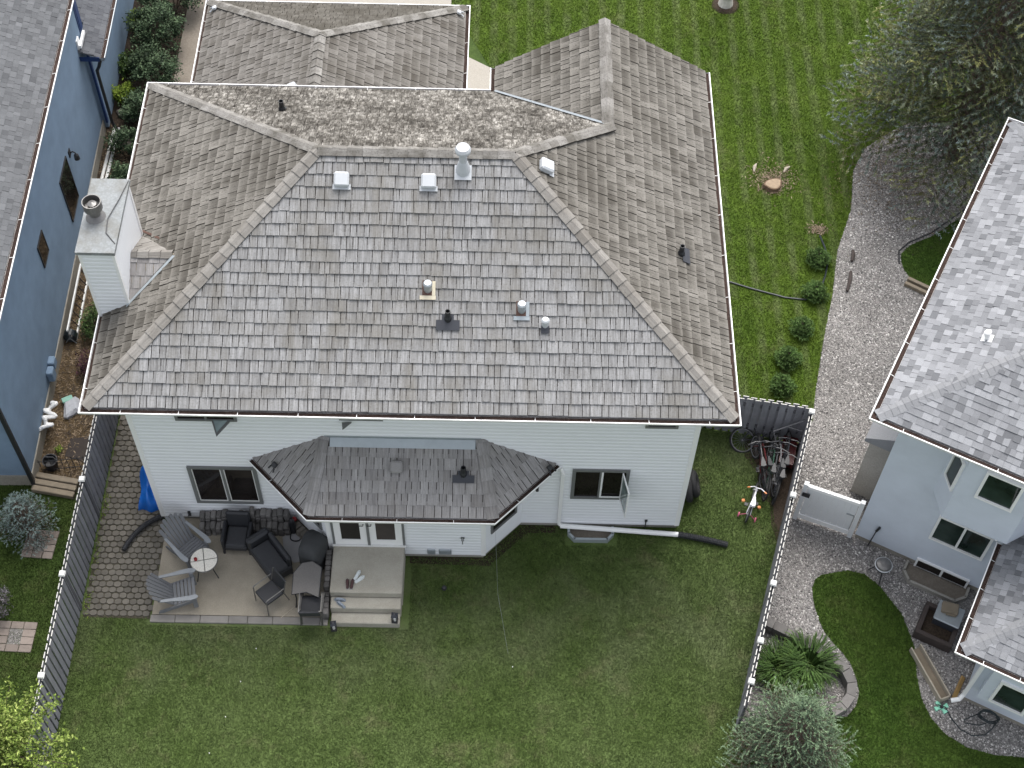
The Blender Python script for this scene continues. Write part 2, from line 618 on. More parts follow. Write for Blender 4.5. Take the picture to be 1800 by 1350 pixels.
M['found_blue'] = concrete_mat('neighbour_foundation', (.30, .28, .24), (.19, .17, .14), 60, .5)
M['shingle_grey'] = shingle_mat('light_grey_shingle', (.135, .139, .148), (.315, .322, .338), (.20, .207, .22))
M['shingle_blue'] = shingle_mat('slate_grey_shingle', (.075, .078, .083), (.155, .160, .168), (.095, .095, .098))
M['shingle_low'] = shingle_mat('slate_low_roof_shingle', (.06, .063, .072), (.125, .13, .14), (.08, .08, .086))
M['shingle_cap'] = shingle_mat('shingle_hip_cap', (.205, .21, .22), (.265, .27, .28), (.235, .235, .243))
M['fence'] = plain('charcoal_fence_stain', (.255, .256, .28), .8, .22, 5, .25, facevar=.25)
M['fence_dark'] = plain('dark_fence_stain', (.11, .11, .122), .8, .22, 5, .25, facevar=.25)
M['fence_end'] = plain('pale_board_end', (.50, .49, .46), .8, .25, 12)
M['vinyl'] = plain('white_vinyl', (.70, .715, .725), .4, .04, 3)
M['wood'] = plain('grey_timber', (.20, .165, .12), .85, .22, 6, .3)
M['wood_pale'] = plain('pale_timber', (.36, .32, .255), .85, .15, 6, .3)
M['wood_dark'] = plain('dark_timber', (.045, .034, .030), .8, .25, 6, .2)
M['bark'] = plain('spruce_bark', (.075, .055, .042), .95, .3, 10, .6)
M['birch'] = plain('pale_bark', (.50, .48, .43), .9, .2, 9, .4)
M['stump_top'] = plain('cut_wood', (.27, .205, .14), .9, .3, 14, .4)
M['stump_bark'] = plain('stump_bark', (.13, .085, .055), .95, .25, 10, .5)
M['chip'] = plain('wood_chips', (.30, .225, .15), .95, .3, 14, .5, facevar=.4)
M['adir'] = plain('grey_composite_slat', (.165, .17, .18), .65, .12, 6, .15)
M['adir_arm'] = plain('pale_grey_arm', (.245, .26, .275), .6, .1, 6)
M['wicker'] = plain('black_wicker', (.022, .023, .027), .55, .3, 60, .8, fine=120)
M['wicker2'] = plain('charcoal_cushion', (.034, .035, .039), .85, .2, 20, .4)
M['cover'] = plain('charcoal_cover_cloth', (.038, .040, .042), .8, .2, 6, .2)
M['tabletop'] = concrete_mat('pebbled_table_top', (.165, .157, .150), (.125, .117, .112), 90, .5)
M['table_white'] = concrete_mat('white_mosaic_top', (.74, .71, .64), (.60, .56, .48), 70, .5)
M['mat_grey'] = plain('grey_cloth_mat', (.34, .335, .345), .95, .1, 4, .2)
M['silver'] = plain('silver_tube', (.42, .42, .43), .35, .1, 8, 0, metal=.8)
M['red'] = plain('red_plastic', (.28, .018, .020), .45, .1, 8)
M['tarp'] = plain('blue_tarp', (.006, .115, .46), .4, .18, 5, .2)
M['rubber'] = plain('tyre_rubber', (.016, .016, .017), .8, .2, 12, .2)
M['pink'] = plain('pink_plastic', (.50, .12, .20), .45, .1, 8)
M['orange'] = plain('orange_plastic', (.60, .22, .07), .45, .1, 8)
M['bike_white'] = plain('white_bike_paint', (.72, .72, .76), .3, .05, 5)
M['bike_dark'] = plain('dark_bike_paint', (.030, .032, .040), .35, .1, 5)
M['bike_red'] = plain('red_bike_paint', (.09, .010, .012), .35, .1, 5)
M['bike_green'] = plain('green_bike_paint', (.030, .075, .050), .35, .1, 5)
M['bike_grey'] = plain('grey_bike_paint', (.17, .17, .18), .35, .1, 5)
M['mint'] = plain('mint_plastic', (.27, .66, .48), .45, .06, 6)
M['hose'] = plain('dark_hose', (.016, .024, .028), .4, .2, 12)
M['bagm'] = plain('grey_white_bag', (.42, .43, .46), .5, .22, 14, .2)
M['bag_green'] = plain('green_bag_print', (.22, .42, .34), .5, .15, 10)
M['brick_tile'] = plain('pink_grey_tile', (.245, .205, .178), .9, .2, 5, .3, facevar=.3)
M['copper'] = plain('copper_stain', (.30, .19, .07), .6, .3, 9)
M['spruce_blue'] = leaf_mat('blue_spruce_needles', (.014, .028, .020), (.075, .122, .080), (.27, .37, .22))
M['spruce_dark'] = leaf_mat('old_spruce_needles', (.016, .026, .018), (.095, .125, .092), (.27, .33, .31), tint=(1.25, 1.02, .42))
M['spruce_silver'] = leaf_mat('silver_spruce_needles', (.040, .060, .056), (.14, .19, .175), (.30, .38, .36))
M['shrub_dark'] = leaf_mat('dark_shrub_leaves', (.010, .022, .010), (.036, .066, .030), (.10, .145, .075))
M['shrub_lime'] = leaf_mat('lime_leaves', (.055, .10, .010), (.14, .22, .022), (.26, .34, .05))
M['shrub_mid'] = leaf_mat('mid_green_leaves', (.014, .030, .008), (.042, .080, .020), (.10, .155, .045))
M['leaf_tree'] = leaf_mat('bright_tree_leaves', (.05, .085, .012), (.165, .235, .040), (.37, .43, .125))
M['lily'] = leaf_mat('daylily_blades', (.018, .042, .008), (.050, .10, .020), (.11, .175, .045))
M['purple'] = leaf_mat('grey_purple_leaves', (.045, .04, .045), (.115, .105, .115), (.22, .21, .22))
M['conifer'] = leaf_mat('young_conifer_needles', (.012, .026, .008), (.06, .12, .03), (.16, .26, .08))
M['plum'] = leaf_mat('plum_leaves', (.02, .008, .012), (.05, .018, .026), (.09, .04, .05))

# ------------------------------------------------------------ ground, lawns, beds, paths
def sheet(name, pts, z, mat, kind='structure', label=None):
    mb = MB()
    mb.face([(p[0], p[1], z) for p in pts])
    o = mb.build(name, mat)
    tag(o, label, None, None, kind)
    return o


sheet('ground', [(-150, -150), (150, -150), (150, 150), (-150, 150)], -0.004, M['grass_left'])
BACK = [(-1.5, -9), (13.3, -9), (13.0, -4.2), (14.9, 2.42), (11.9, 2.85), (11.8, -0.02), (8.2, -0.02), (7.36, -0.9), (3.9, -0.9), (0, 0.02), (-0.1, 2.7), (-1.5, 2.7)]
FRONT = [(11.82, 2.9), (14.9, 2.46), (15.23, 3.02), (15.39, 3.85), (15.75, 5.41), (16.14, 6.87), (16.44, 8.38), (16.96, 9.77), (17.19, 11.21), (17.6, 12.02), (18.31, 12.62),
         (19.01, 13.08), (24, 14.5), (30, 16), (30, 32), (6.0, 32), (6.03, 17.4), (7.2, 14.9), (7.25, 9.0), (11.82, 9.0)]
ISLE = [(15.22, -1.09), (15.0, -1.14), (14.86, -1.24), (14.76, -1.46), (14.75, -1.7), (14.77, -1.95), (14.83, -2.25), (14.92, -2.54), (15.1, -2.82), (15.26, -3.03), (15.42, -3.3),
        (15.5, -3.65), (15.52, -3.95), (15.42, -4.25), (15.2, -4.5), (13.1, -4.6), (12.9, -9), (26, -9), (26, -5.4), (18.83, -5.34), (18.24, -5.30), (17.66, -5.15), (17.23, -4.84),
        (16.98, -4.49), (16.85, -4.08), (16.82, -3.56), (16.87, -2.89), (16.79, -2.49), (16.70, -2.08), (16.49, -1.73), (16.28, -1.38), (15.99, -1.10), (15.62, -1.01)]
PATCH = [(18.06, 8.05), (18.10, 8.3), (18.38, 8.59), (19.03, 8.93), (20.07, 9.75), (21.26, 11.32), (21.6, 8.0), (18.95, 6.8), (18.57, 7.2), (18.23, 7.48), (18.1, 7.75)]
LEFTY = [(-9, -9), (-1.52, -9), (-1.55, 0.62), (-2.9, 0.80), (-9, 0.80)]
GRAVEL = [(14.92, 2.42), (13.02, -4.2), (12.9, -4.9), (15.3, -4.5), (17, -4.9), (19, -5.6), (26, -5.6), (26, 12.0), (22.5, 13.0), (19.01, 13.08), (18.31, 12.62), (17.6, 12.02), (17.19, 11.21),
          (16.96, 9.77), (16.44, 8.38), (16.14, 6.87), (15.75, 5.41), (15.39, 3.85), (15.23, 3.02)]
sheet('back_lawn', BACK, 0.0, M['grass_back'])
sheet('front_lawn', FRONT, 0.004, M['grass_front'])
sheet('gravel_bed', GRAVEL, 0.008, M['gravel_base'])
sheet('island_lawn', ISLE, 0.016, M['grass_isle'])
sheet('corner_lawn', PATCH, 0.016, M['grass_isle'])
sheet('left_lawn', LEFTY, 0.002, M['grass_left'])
sheet('mulch_bed', [(-3.1, 0.86), (-1.56, 0.7), (-1.45, 9.0), (-1.9, 12.2), (-3.3, 12.6)], 0.006, M['mulch'])
sheet('shrub_soil', [(-3.3, 10.4), (-1.75, 10.2), (-1.75, 20), (-3.45, 20)], 0.010, M['soil'])
sheet('side_path', [(-1.74, 9.0), (0.2, 9.0), (0.2, 20), (-1.74, 20)], 0.013, M['walkpath'])
sheet('concrete_strip', [(-3.85, 13.0), (-3.42, 13.0), (-3.48, 20), (-4.2, 20)], 0.018, M['found'])
sheet('driveway', [(0.22, 14.2), (6.0, 14.2), (6.0, 30), (0.22, 30)], 0.016, M['drive'])
sheet('front_walk', [(6.03, 13.0), (7.24, 13.0), (7.22, 14.87), (6.55, 15.31), (6.03, 15.7)], 0.014, M['drive'])
sheet('bike_soil', [(13.55, 2.5), (14.85, 2.38), (14.35, 0.5), (14.1, -0.4), (13.98, .1), (14.0, 0.7), (13.72, 1.0), (13.78, 1.5), (13.5, 2.0)], 0.005, M['soil'])
sheet('wall_edge_soil', [(5.7, -1.03), (7.5, -1.06), (8.35, -0.2), (9.0, -0.18), (9.0, 0.0), (8.22, 0.0), (7.36, -0.86), (5.7, -0.86)], 0.005, M['soil'])


def grass(name, poly, dens, mat, label, bounds, holes=(), hgt=(.018, .045), wid=(.006, .013), z=0.0):
    x0, y0, x1, y1 = bounds
    n = int((x1 - x0) * (y1 - y0) * dens)
    x = nrg.uniform(x0, x1, n)
    y = nrg.uniform(y0, y1, n)
    k = inside(poly, x, y)
    for h in holes:
        k &= ~inside(h, x, y)
    x, y = x[k], y[k]
    n = len(x)
    ang = nrg.uniform(0, 2 * np.pi, n)
    lean = nrg.uniform(.2, 1.1, n)
    h = nrg.uniform(hgt[0], hgt[1], n)
    w = nrg.uniform(wid[0], wid[1], n)
    dx, dy = np.cos(ang), np.sin(ang)
    t = np.empty((n, 3, 3), np.float32)
    t[:, 0] = np.stack([x - dy * w, y + dx * w, np.full(n, z)], 1)
    t[:, 1] = np.stack([x + dy * w, y - dx * w, np.full(n, z)], 1)
    t[:, 2] = np.stack([x + dx * h * lean, y + dy * h * lean, z + h], 1)
    o = tri_mesh(name, t, mat, a=nrg.beta(2.2, 2.2, n))
    tag(o, label, 'grass', None, 'stuff')
    return o


HOUSE_HOLES = [[(0.0, -2.66), (5.75, -2.66), (5.75, 0.5), (0.0, 0.5)], [(-1.6, -2.5), (0.2, -2.5), (0.2, 3), (-1.6, 3)],
               [(13.75, 2.4), (14.9, 2.4), (14.4, 0.7), (14.2, -0.1), (14.05, .2), (14.08, 0.8), (13.85, 1.1), (13.85, 1.5), (13.7, 2.0)], [(9.2, -0.5), (10.4, -0.5), (10.4, 0), (9.2, 0)]]
grass('back_grass', BACK, 3300, M['grass_back'], 'dull green mown grass of the back lawn behind the white house', (-1.6, -6.6, 15, 3), HOUSE_HOLES)
grass('front_grass', FRONT, 2200, M['grass_front'], 'bright green striped grass of the front and side lawn', (6, 2.4, 20, 19), hgt=(.018, .042), z=.004)
grass('island_grass', ISLE, 3600, M['grass_isle'], 'deep green grass of the curved lawn inside the gravel', (12.8, -6.6, 19.5, -0.9), hgt=(.02, .05), z=.016)
grass('corner_grass', PATCH, 3000, M['grass_isle'], 'small corner of green grass beside the light grey roof', (18, 6.5, 21.5, 11.4), z=.016)
grass('left_grass', LEFTY, 3000, M['grass_left'], 'green grass of the yard left of the charcoal fence', (-4.2, -6.6, -1.5, 0.8), z=.002)


def pebbles(name, poly, dens, mat, label, bounds, holes=(), z=.008, size=(.010, .026)):
    x0, y0, x1, y1 = bounds
    n = int((x1 - x0) * (y1 - y0) * dens)
    x = nrg.uniform(x0, x1, n)
    y = nrg.uniform(y0, y1, n)
    k = inside(poly, x, y)
    for h in holes:
        k &= ~inside(h, x, y)
    x, y = x[k], y[k]
    n = len(x)
    r = nrg.uniform(size[0], size[1], n) * nrg.uniform(.7, 1.25, n)
    ang = nrg.uniform(0, 2 * np.pi, n)
    asp = nrg.uniform(.55, 1.0, n)
    hh = r * nrg.uniform(.5, 1.0, n)
    ring = []
    for j in range(5):
        a = j * 2 * np.pi / 5
        jr = nrg.uniform(.8, 1.2, n)
        lx = np.cos(a) * r * jr
        ly = np.sin(a) * r * asp * jr
        ring.append(np.stack([x + lx * np.cos(ang) - ly * np.sin(ang), y + lx * np.sin(ang) + ly * np.cos(ang), z + hh * nrg.uniform(.1, .45, n)], 1))
    top = np.stack([x + nrg.uniform(-.3, .3, n) * r, y + nrg.uniform(-.3, .3, n) * r, z + hh], 1)
    t = np.empty((n, 10, 3, 3), np.float32)
    for j in range(5):
        a, b = ring[j], ring[(j + 1) % 5]
        t[:, j, 0], t[:, j, 1], t[:, j, 2] = a, b, top
        a2 = a.copy(); a2[:, 2] = z - .004
        b2 = b.copy(); b2[:, 2] = z - .004
        t[:, 5 + j, 0], t[:, 5 + j, 1], t[:, 5 + j, 2] = b, a, (a2 + b2) / 2
    av = np.repeat(nrg.beta(1.7, 1.9, n), 10)
    o = tri_mesh(name, t.reshape(-1, 3, 3), mat, a=av)
    tag(o, label, 'gravel', None, 'stuff')


pebbles('gravel_stones', GRAVEL, 900, M['gravel'], 'mixed grey and tan gravel stones between the lawn and the grey house', (12.9, -5.7, 20.5, 13.1), [ISLE, PATCH, [(16.98, -.72), (18.45, -1.45), (18.2, -2.0), (16.75, -1.25)]])

# bark mulch pieces beside the blue house
mulch_poly = [(-3.1, 0.9), (-1.6, 0.75), (-1.6, 9.0), (-1.9, 12.0), (-3.3, 12.4)]
nm = 9000
mx, my = nrg.uniform(-3.3, -1.5, nm), nrg.uniform(.7, 12.4, nm)
k = inside(mulch_poly, mx, my)
mx, my = mx[k], my[k]
nm = len(mx)
an = nrg.uniform(0, 2 * np.pi, nm)
ln = nrg.uniform(.02, .05, nm)
wd = nrg.uniform(.006, .014, nm)
t = np.empty((nm, 2, 3, 3), np.float32)
cx_, sx_ = np.cos(an), np.sin(an)
z0 = nrg.uniform(.008, .03, nm)
P0 = np.stack([mx - cx_ * ln + sx_ * wd, my - sx_ * ln - cx_ * wd, z0], 1)
P1 = np.stack([mx + cx_ * ln + sx_ * wd, my + sx_ * ln - cx_ * wd, z0 + nrg.uniform(-.008, .012, nm)], 1)
P2 = np.stack([mx + cx_ * ln - sx_ * wd, my + sx_ * ln + cx_ * wd, z0 + .006], 1)
P3 = np.stack([mx - cx_ * ln - sx_ * wd, my - sx_ * ln + cx_ * wd, z0 + .004], 1)
t[:, 0, 0], t[:, 0, 1], t[:, 0, 2] = P0, P1, P2
t[:, 1, 0], t[:, 1, 1], t[:, 1, 2] = P0, P2, P3
M['bark_chip'] = gravel_mat('bark_chips', [(0, (.03, .02, .012)), (.5, (.12, .082, .045)), (1, (.27, .20, .125))])
o = tri_mesh('bark_mulch', t.reshape(-1, 3, 3), M['bark_chip'], a=np.repeat(nrg.uniform(0, 1, nm), 2))
tag(o, 'brown bark mulch along the blue stucco wall', 'mulch', None, 'stuff')

# paver path between fence and house: each paver its own piece
pp = sheet('paver_path', [(-1.42, -2.5), (0.05, -2.52), (0.10, -0.4), (-0.02, 0.0), (-0.02, 2.9), (-1.42, 2.9)], 0.006, M['sand'])
pav_mb = []
row = 0
y = -2.47
PW, PD = .165, .142
pav_poly = [(-1.42, -2.5), (0.05, -2.5), (0.08, -0.45), (-0.02, 0.0), (-0.02, 2.9), (-1.42, 2.9)]
cells = []
while y < 2.8:
    x = -1.44 + (PW / 2 if row % 2 else 0)
    while x < .1:
        cxp, cyp = x + PW / 2, y + PD / 2
        if inside(pav_poly, np.array([cxp]), np.array([cyp]))[0]:
            cells.append((cxp, cyp))
        x += PW
    y += PD
    row += 1
cells.sort(key=lambda c: c[1])
rest = MB()
for i, (cxp, cyp) in enumerate(cells):
    a = rnd.random()
    g = .005
    w, d = PW / 2 - g, PD / 2 - g
    jx, jy, jr = rnd.uniform(-.005, .005), rnd.uniform(-.005, .005), rnd.uniform(-.04, .04)
    zt = .028 + rnd.uniform(-.006, .006)
    out = [(-w, -d * .55), (-w * .45, -d), (w * .45, -d), (w, -d * .55), (w, d * .55), (w * .45, d), (-w * .45, d), (-w, d * .55)]
    out = [(cxp + jx + px * math.cos(jr) - py * math.sin(jr), cyp + jy + px * math.sin(jr) + py * math.cos(jr)) for px, py in out]
    mb = rest if i >= 300 else MB()
    st = len(mb.f)
    mb.prism(out, .002, zt, 0, True, .04)
    for q in range(st, len(mb.f)):
        mb.a[q] = a
    if i < 300:
        mb.build('paver', M['paver'], pp)
if rest.f:
    rest.build('paver_rest', M['paver'], pp, kind='stuff')
# concrete patio slab with border slabs along the lawn edge
slab = sheet('patio_slab', [(0.1, -2.42), (4.0, -2.42), (4.0, 0.0), (0.12, 0.0)], 0.05, M['concrete'])
mb = MB()
mb.box((0.1, -2.415, -.01), (3.98, -0.01, .046))
mb.build('slab_edge', M['concrete'], slab)
bx = 0.07
while bx < 3.95:
    L = min(rnd.choice((.42, .55, .62)), 3.98 - bx)
    mb = MB()
    mb.box((bx + .004, -2.60, -.01), (bx + L - .004, -2.425, .047 + rnd.uniform(-.004, .004)), bev=.01)
    mb.a = [rnd.random()] * len(mb.f)
    mb.build('border_slab', M['border'], slab)
    bx += L

# ------------------------------------------------------------ roof covering and wall helpers
def clip_rect(poly, u0, u1, v0, v1):
    def cut(P, ax, val, keep_greater):
        out = []
        for i in range(len(P)):
            a, b = P[i - 1], P[i]
            ia = (a[ax] >= val) if keep_greater else (a[ax] <= val)
            ib = (b[ax] >= val) if keep_greater else (b[ax] <= val)
            if ia != ib:
                tt = (val - a[ax]) / (b[ax] - a[ax])
                out.append((a[0] + (b[0] - a[0]) * tt, a[1] + (b[1] - a[1]) * tt))
            if ib:
                out.append(b)
        return out
    P = list(poly)
    for ax, val, gr in ((0, u0, True), (0, u1, False), (1, v0, True), (1, v1, False)):
        if len(P) < 3: return []
        P = cut(P, ax, val, gr)
    Q = []
    for p in P:
        if not Q or abs(p[0] - Q[-1][0]) + abs(p[1] - Q[-1][1]) > 1e-5:
            Q.append(p)
    if len(Q) > 2 and abs(Q[0][0] - Q[-1][0]) + abs(Q[0][1] - Q[-1][1]) < 1e-5: Q.pop()
    return Q


def parea(P):
    return abs(sum(P[i - 1][0] * P[i][1] - P[i][0] * P[i - 1][1] for i in range(len(P)))) / 2


def frame_of(poly3):
    p = [Vector(q) for q in poly3]
    U = (p[1] - p[0]).normalized()
    n = Vector((0, 0, 0))
    for i in range(len(p)):
        n += p[i - 1].cross(p[i])
    n.normalize()
    if n.z < 0: n = -n
    V = n.cross(U).normalized()
    uv = [((q - p[0]).dot(U), (q - p[0]).dot(V)) for q in p]
    return p[0], U, V, n, uv


class Piece:
    __slots__ = ('top', 'bot', 'uv', 't', 'a', 'mat', 'parent', 'name', 'ctr', 'n', 'area')


def cover(poly3, mat, parent, name, expo, wr, th, gap=.015, jit=.008, over=1.38, tone=None, ecc=0.0, skip=None):
    """courses of shakes or shingles over one slope; first edge of poly3 is the eave"""
    O, U, V, n, uv = frame_of(poly3)
    umin, umax = min(p[0] for p in uv), max(p[0] for p in uv)
    vmax = max(p[1] for p in uv)
    out = []
    k = 0
    v = -ecc
    off = rnd.uniform(0, 50)
    while v < vmax:
        u = umin - rnd.uniform(0, wr[1])
        wob = rnd.uniform(0, 6.28)
        while u < umax:
            w = rnd.uniform(*wr) if rnd.random() < .75 else rnd.uniform(wr[0], (wr[0] + wr[1]) / 2)
            jv = rnd.uniform(-jit, jit) + .006 * math.sin(u * 1.7 + wob)
            v0 = v + jv
            v1 = v + expo * over
            base = uv
            P = clip_rect(base, u + gap / 2, u + w - gap / 2, v0, v1)
            if len(P) >= 3 and parea(P) > .0006:
                t = rnd.uniform(*th)
                pc = Piece()
                tilt = rnd.uniform(-.003, .003)
                h = lambda q: t * max(0.08, 1 - (q[1] - v0) / (expo * over * 1.04)) + tilt * ((q[0] - u) / w - .5) + .004
                pc.top = [O + U * q[0] + V * q[1] + n * h(q) for q in P]
                pc.bot = [O + U * q[0] + V * q[1] + n * .001 for q in P]
                pc.uv = [(q[0] + off, q[1] + k * .37) for q in P]
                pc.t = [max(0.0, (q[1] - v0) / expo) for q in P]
                pc.a = .1 + .9 * rnd.betavariate(2.4, 2.0) if tone is None else tone()
                pc.mat, pc.parent, pc.name = mat, parent, name
                pc.ctr = sum(pc.top, Vector((0, 0, 0))) / len(pc.top)
                pc.n = n
                vis = clip_rect(uv, u + gap / 2, u + w - gap / 2, v0, v + expo)
                pc.area = parea(vis) if len(vis) >= 3 else 0
                if skip is None or not skip(pc.ctr):
                    out.append(pc)
            u += w
        v += expo
        k += 1
    return out


def piece_into(mb, pc, m=0):
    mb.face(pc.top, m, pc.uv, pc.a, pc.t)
    k = len(pc.top)
    for i in range(k):
        j = (i + 1) % k
        mb.face([pc.bot[i], pc.bot[j], pc.top[j], pc.top[i]], m, [pc.uv[i], pc.uv[j], pc.uv[j], pc.uv[i]], 0.0)


def inframe(P):
    d = P - CAM
    z = d.dot(fwd)
    return abs(d.dot(rgt) / z) < .343 and abs(d.dot(upv) / z) < .257


def lay(thing, pieces, restname, limit=300, hidden=None):
    """the largest in view are objects of their own, the rest one part of the thing"""
    Mw = thing.matrix_basis
    R3 = Mw.to_3x3()
    sc = []
    for i, pc in enumerate(pieces):
        w = Mw @ pc.ctr
        d = CAM - w
        a = pc.area * max(0, (R3 @ pc.n).dot(d.normalized())) / d.length_squared
        if not inframe(w) or (hidden and hidden(pc.ctr)): a = 0
        sc.append((a, i))
    sc.sort(reverse=True)
    top = set(i for a, i in sc[:limit] if a > 0)
    mats = []
    rest = MB()
    for i, pc in enumerate(pieces):
        if i in top:
            mb = MB()
            piece_into(mb, pc)
            mb.build(pc.name, M[pc.mat], pc.parent)
        else:
            if pc.mat not in mats: mats.append(pc.mat)
            piece_into(rest, pc, mats.index(pc.mat))
    if rest.f:
        rest.build(restname, [M[m] for m in mats], thing, kind='stuff')


def deck(mb, poly3, t=.03):
    O, U, V, n, uv = frame_of(poly3)
    p = [Vector(q) - n * .002 for q in poly3]
    b = [q - n * t for q in p]
    k = len(p)
    mb.poly(p + b, [tuple(range(k)), tuple(range(2 * k - 1, k - 1, -1))] + [(i, k + i, k + (i + 1) % k, (i + 1) % k) for i in range(k)])


def caps(A, B, n1, n2, mat, parent, name, length=.27, wid=.125, th=.020, lift=.044):
    """overlapping hip or ridge caps from A (low end) to B"""
    A, B = Vector(A), Vector(B)
    n1, n2 = Vector(n1).normalized(), Vector(n2).normalized()
    t = (B - A).normalized()
    L = (B - A).length
    up = (n1 + n2).normalized()
    def side(nn, other):
        d = nn.cross(t).normalized()
        if d.dot(other) < 0: d = -d
        return -d if d.dot(up) > 0 else d
    d1 = n1.cross(t).normalized()
    d1 = d1 if d1.dot(up) < 0 else -d1
    d2 = n2.cross(t).normalized()
    d2 = d2 if d2.dot(up) < 0 else -d2
    s = 0.0
    while s < L - .05:
        e = min(s + length * 1.12, L)
        w = wid * rnd.uniform(.96, 1.04)
        mb = MB()
        a = .1 + .9 * rnd.betavariate(2.2, 2.2)
        tt = th * rnd.uniform(.7, 1.4)
        j1, j2 = rnd.uniform(-.006, .006), rnd.uniform(-.006, .006)
        q = lambda x, d, nn, hh: A + t * x + d * w + nn * hh
        lo, hi = lift + tt, lift
        c0, c1 = A + t * s + up * (lo + .01), A + t * e + up * (hi + .006)
        l0, l1 = q(s + j1, d1, n1, lo), q(e, d1, n1, hi)
        r0, r1 = q(s + j2, d2, n2, lo), q(e, d2, n2, hi)
        Lq = e - s
        uo = rnd.uniform(0, 30)
        mb.face([l0, c0, c1, l1], 0, [(uo, 0), (uo + w, 0), (uo + w, Lq), (uo, Lq)], a)
        mb.face([c0, r0, r1, c1], 0, [(uo + w, 0), (uo + 2 * w, 0), (uo + 2 * w, Lq), (uo + w, Lq)], a * .95)
        dn = lambda P, nn: P - nn * (lift + tt)
        for q4 in ([dn(l0, n1), dn(c0, up), c0, l0], [dn(c0, up), dn(r0, n2), r0, c0], [dn(l1, n1), dn(l0, n1), l0, l1], [dn(r0, n2), dn(r1, n2), r1, r0]):
            mb.face(q4, 0, [(uo, 0), (uo + .1, 0), (uo + .1, .05), (uo, .05)], 0.0)
        mb.build(name, M[mat], parent)
        s += length


def offset_path(path, d):
    """offset to the right of the direction of travel, mitred"""
    P = [Vector((p[0], p[1])) for p in path]
    out = []
    for i in range(len(P)):
        ns = []
        if i > 0:
            e = (P[i] - P[i - 1]).normalized(); ns.append(Vector((e.y, -e.x)))
        if i < len(P) - 1:
            e = (P[i + 1] - P[i]).normalized(); ns.append(Vector((e.y, -e.x)))
        if len(ns) == 1:
            out.append(P[i] + ns[0] * d)
        else:
            m = (ns[0] + ns[1]).normalized()
            out.append(P[i] + m * (d / max(.2, m.dot(ns[0]))))
    return out


def gutter(path, z, parent, w=.125, brackets=1.15, white='white', drop=.0):
    prof = [(0.002, -.012), (0.002, -.105), (.085, -.105), (w, -.03), (w + .003, .010), (w - .018, .010), (w - .020, -.022), (.075, -.09), (.014, -.09), (.014, -.012)]
    mb = MB()
    rows = []
    for d, h in prof:
        rows.append([Vector((q.x, q.y, z + h)) for q in offset_path(path, d)])
    n, k = len(prof), len(path)
    vs = [v for r_ in rows for v in r_]
    fs = []
    for i in range(n):
        i2 = (i + 1) % n
        for j in range(k - 1):
            fs.append((i * k + j, i * k + j + 1, i2 * k + j + 1, i2 * k + j))
    for j in (0, k - 1):
        fs.append(tuple(i * k + j for i in range(n)))
        e = [tuple(vs[i * k + j]) for i in (0, 1, 2, 3, 4)]
    mb.poly(vs, fs)
    for j in (0, k - 1):                       # closed ends
        e = [vs[i * k + j] for i in (0, 1, 2, 3, 4)]
        mb.face([e[0], e[1], e[2], e[3], e[4]])
    for j in range(k - 1):                     # hanger straps
        a, b = Vector(path[j][:2]), Vector(path[j + 1][:2])
        L = (b - a).length
        e = (b - a).normalized()
        nn = Vector((e.y, -e.x))
        s = brackets * .6
        while s < L - .2:
            c = a + e * s
            mb.face([(c.x, c.y, z - .02), (c.x + e.x * .012, c.y + e.y * .012, z - .02),
                     (c.x + e.x * .012 + nn.x * (w - .02), c.y + e.y * .012 + nn.y * (w - .02), z + .008), (c.x + nn.x * (w - .02), c.y + nn.y * (w - .02), z + .008)])
            s += brackets * rnd.uniform(.95, 1.05)
    g = mb.build('gutter', M[white], parent)
    db = MB()
    i_, o_ = offset_path(path, -.004), offset_path(path, .098)
    for j in range(k - 1):
        db.face([(i_[j].x, i_[j].y, z - .008), (o_[j].x, o_[j].y, z - .035), (o_[j + 1].x, o_[j + 1].y, z - .035), (i_[j + 1].x, i_[j + 1].y, z - .008)])
    db.build('gutter_debris', M['gutter_dark'], g)
    return g


def wall_frame(O, U):
    """matrix: x along the wall, y inward, z up; U runs with the outside on its right"""
    U = Vector((U[0], U[1], 0)).normalized()
    inn = Vector((-U.y, U.x, 0))
    return Matrix(((U.x, inn.x, 0, O[0]), (U.y, inn.y, 0, O[1]), (0, 0, 1, O[2]), (0, 0, 0, 1)))


def laps(mb, O, U, L, z0, z1, e=.127, t=.017):
    W_ = wall_frame((O[0], O[1], 0), U)
    z = z0
    while z < z1 - .001:
        zt = min(z + e, z1)
        g = lambda y_, zz: (W_ @ Vector((0, y_, zz)), W_ @ Vector((L, y_, zz)))
        h = zt - z
        prof = [g(0, z), g(-t, z + .002), g(-t, z + .58 * h), g(-t * .45, z + .74 * h), g(-.001, z + .93 * h), g(-.001, zt)]
        for (p0, p1), (q0, q1) in zip(prof[:-1], prof[1:]):
            mb.face([p0, p1, q1, q0])
        z = zt


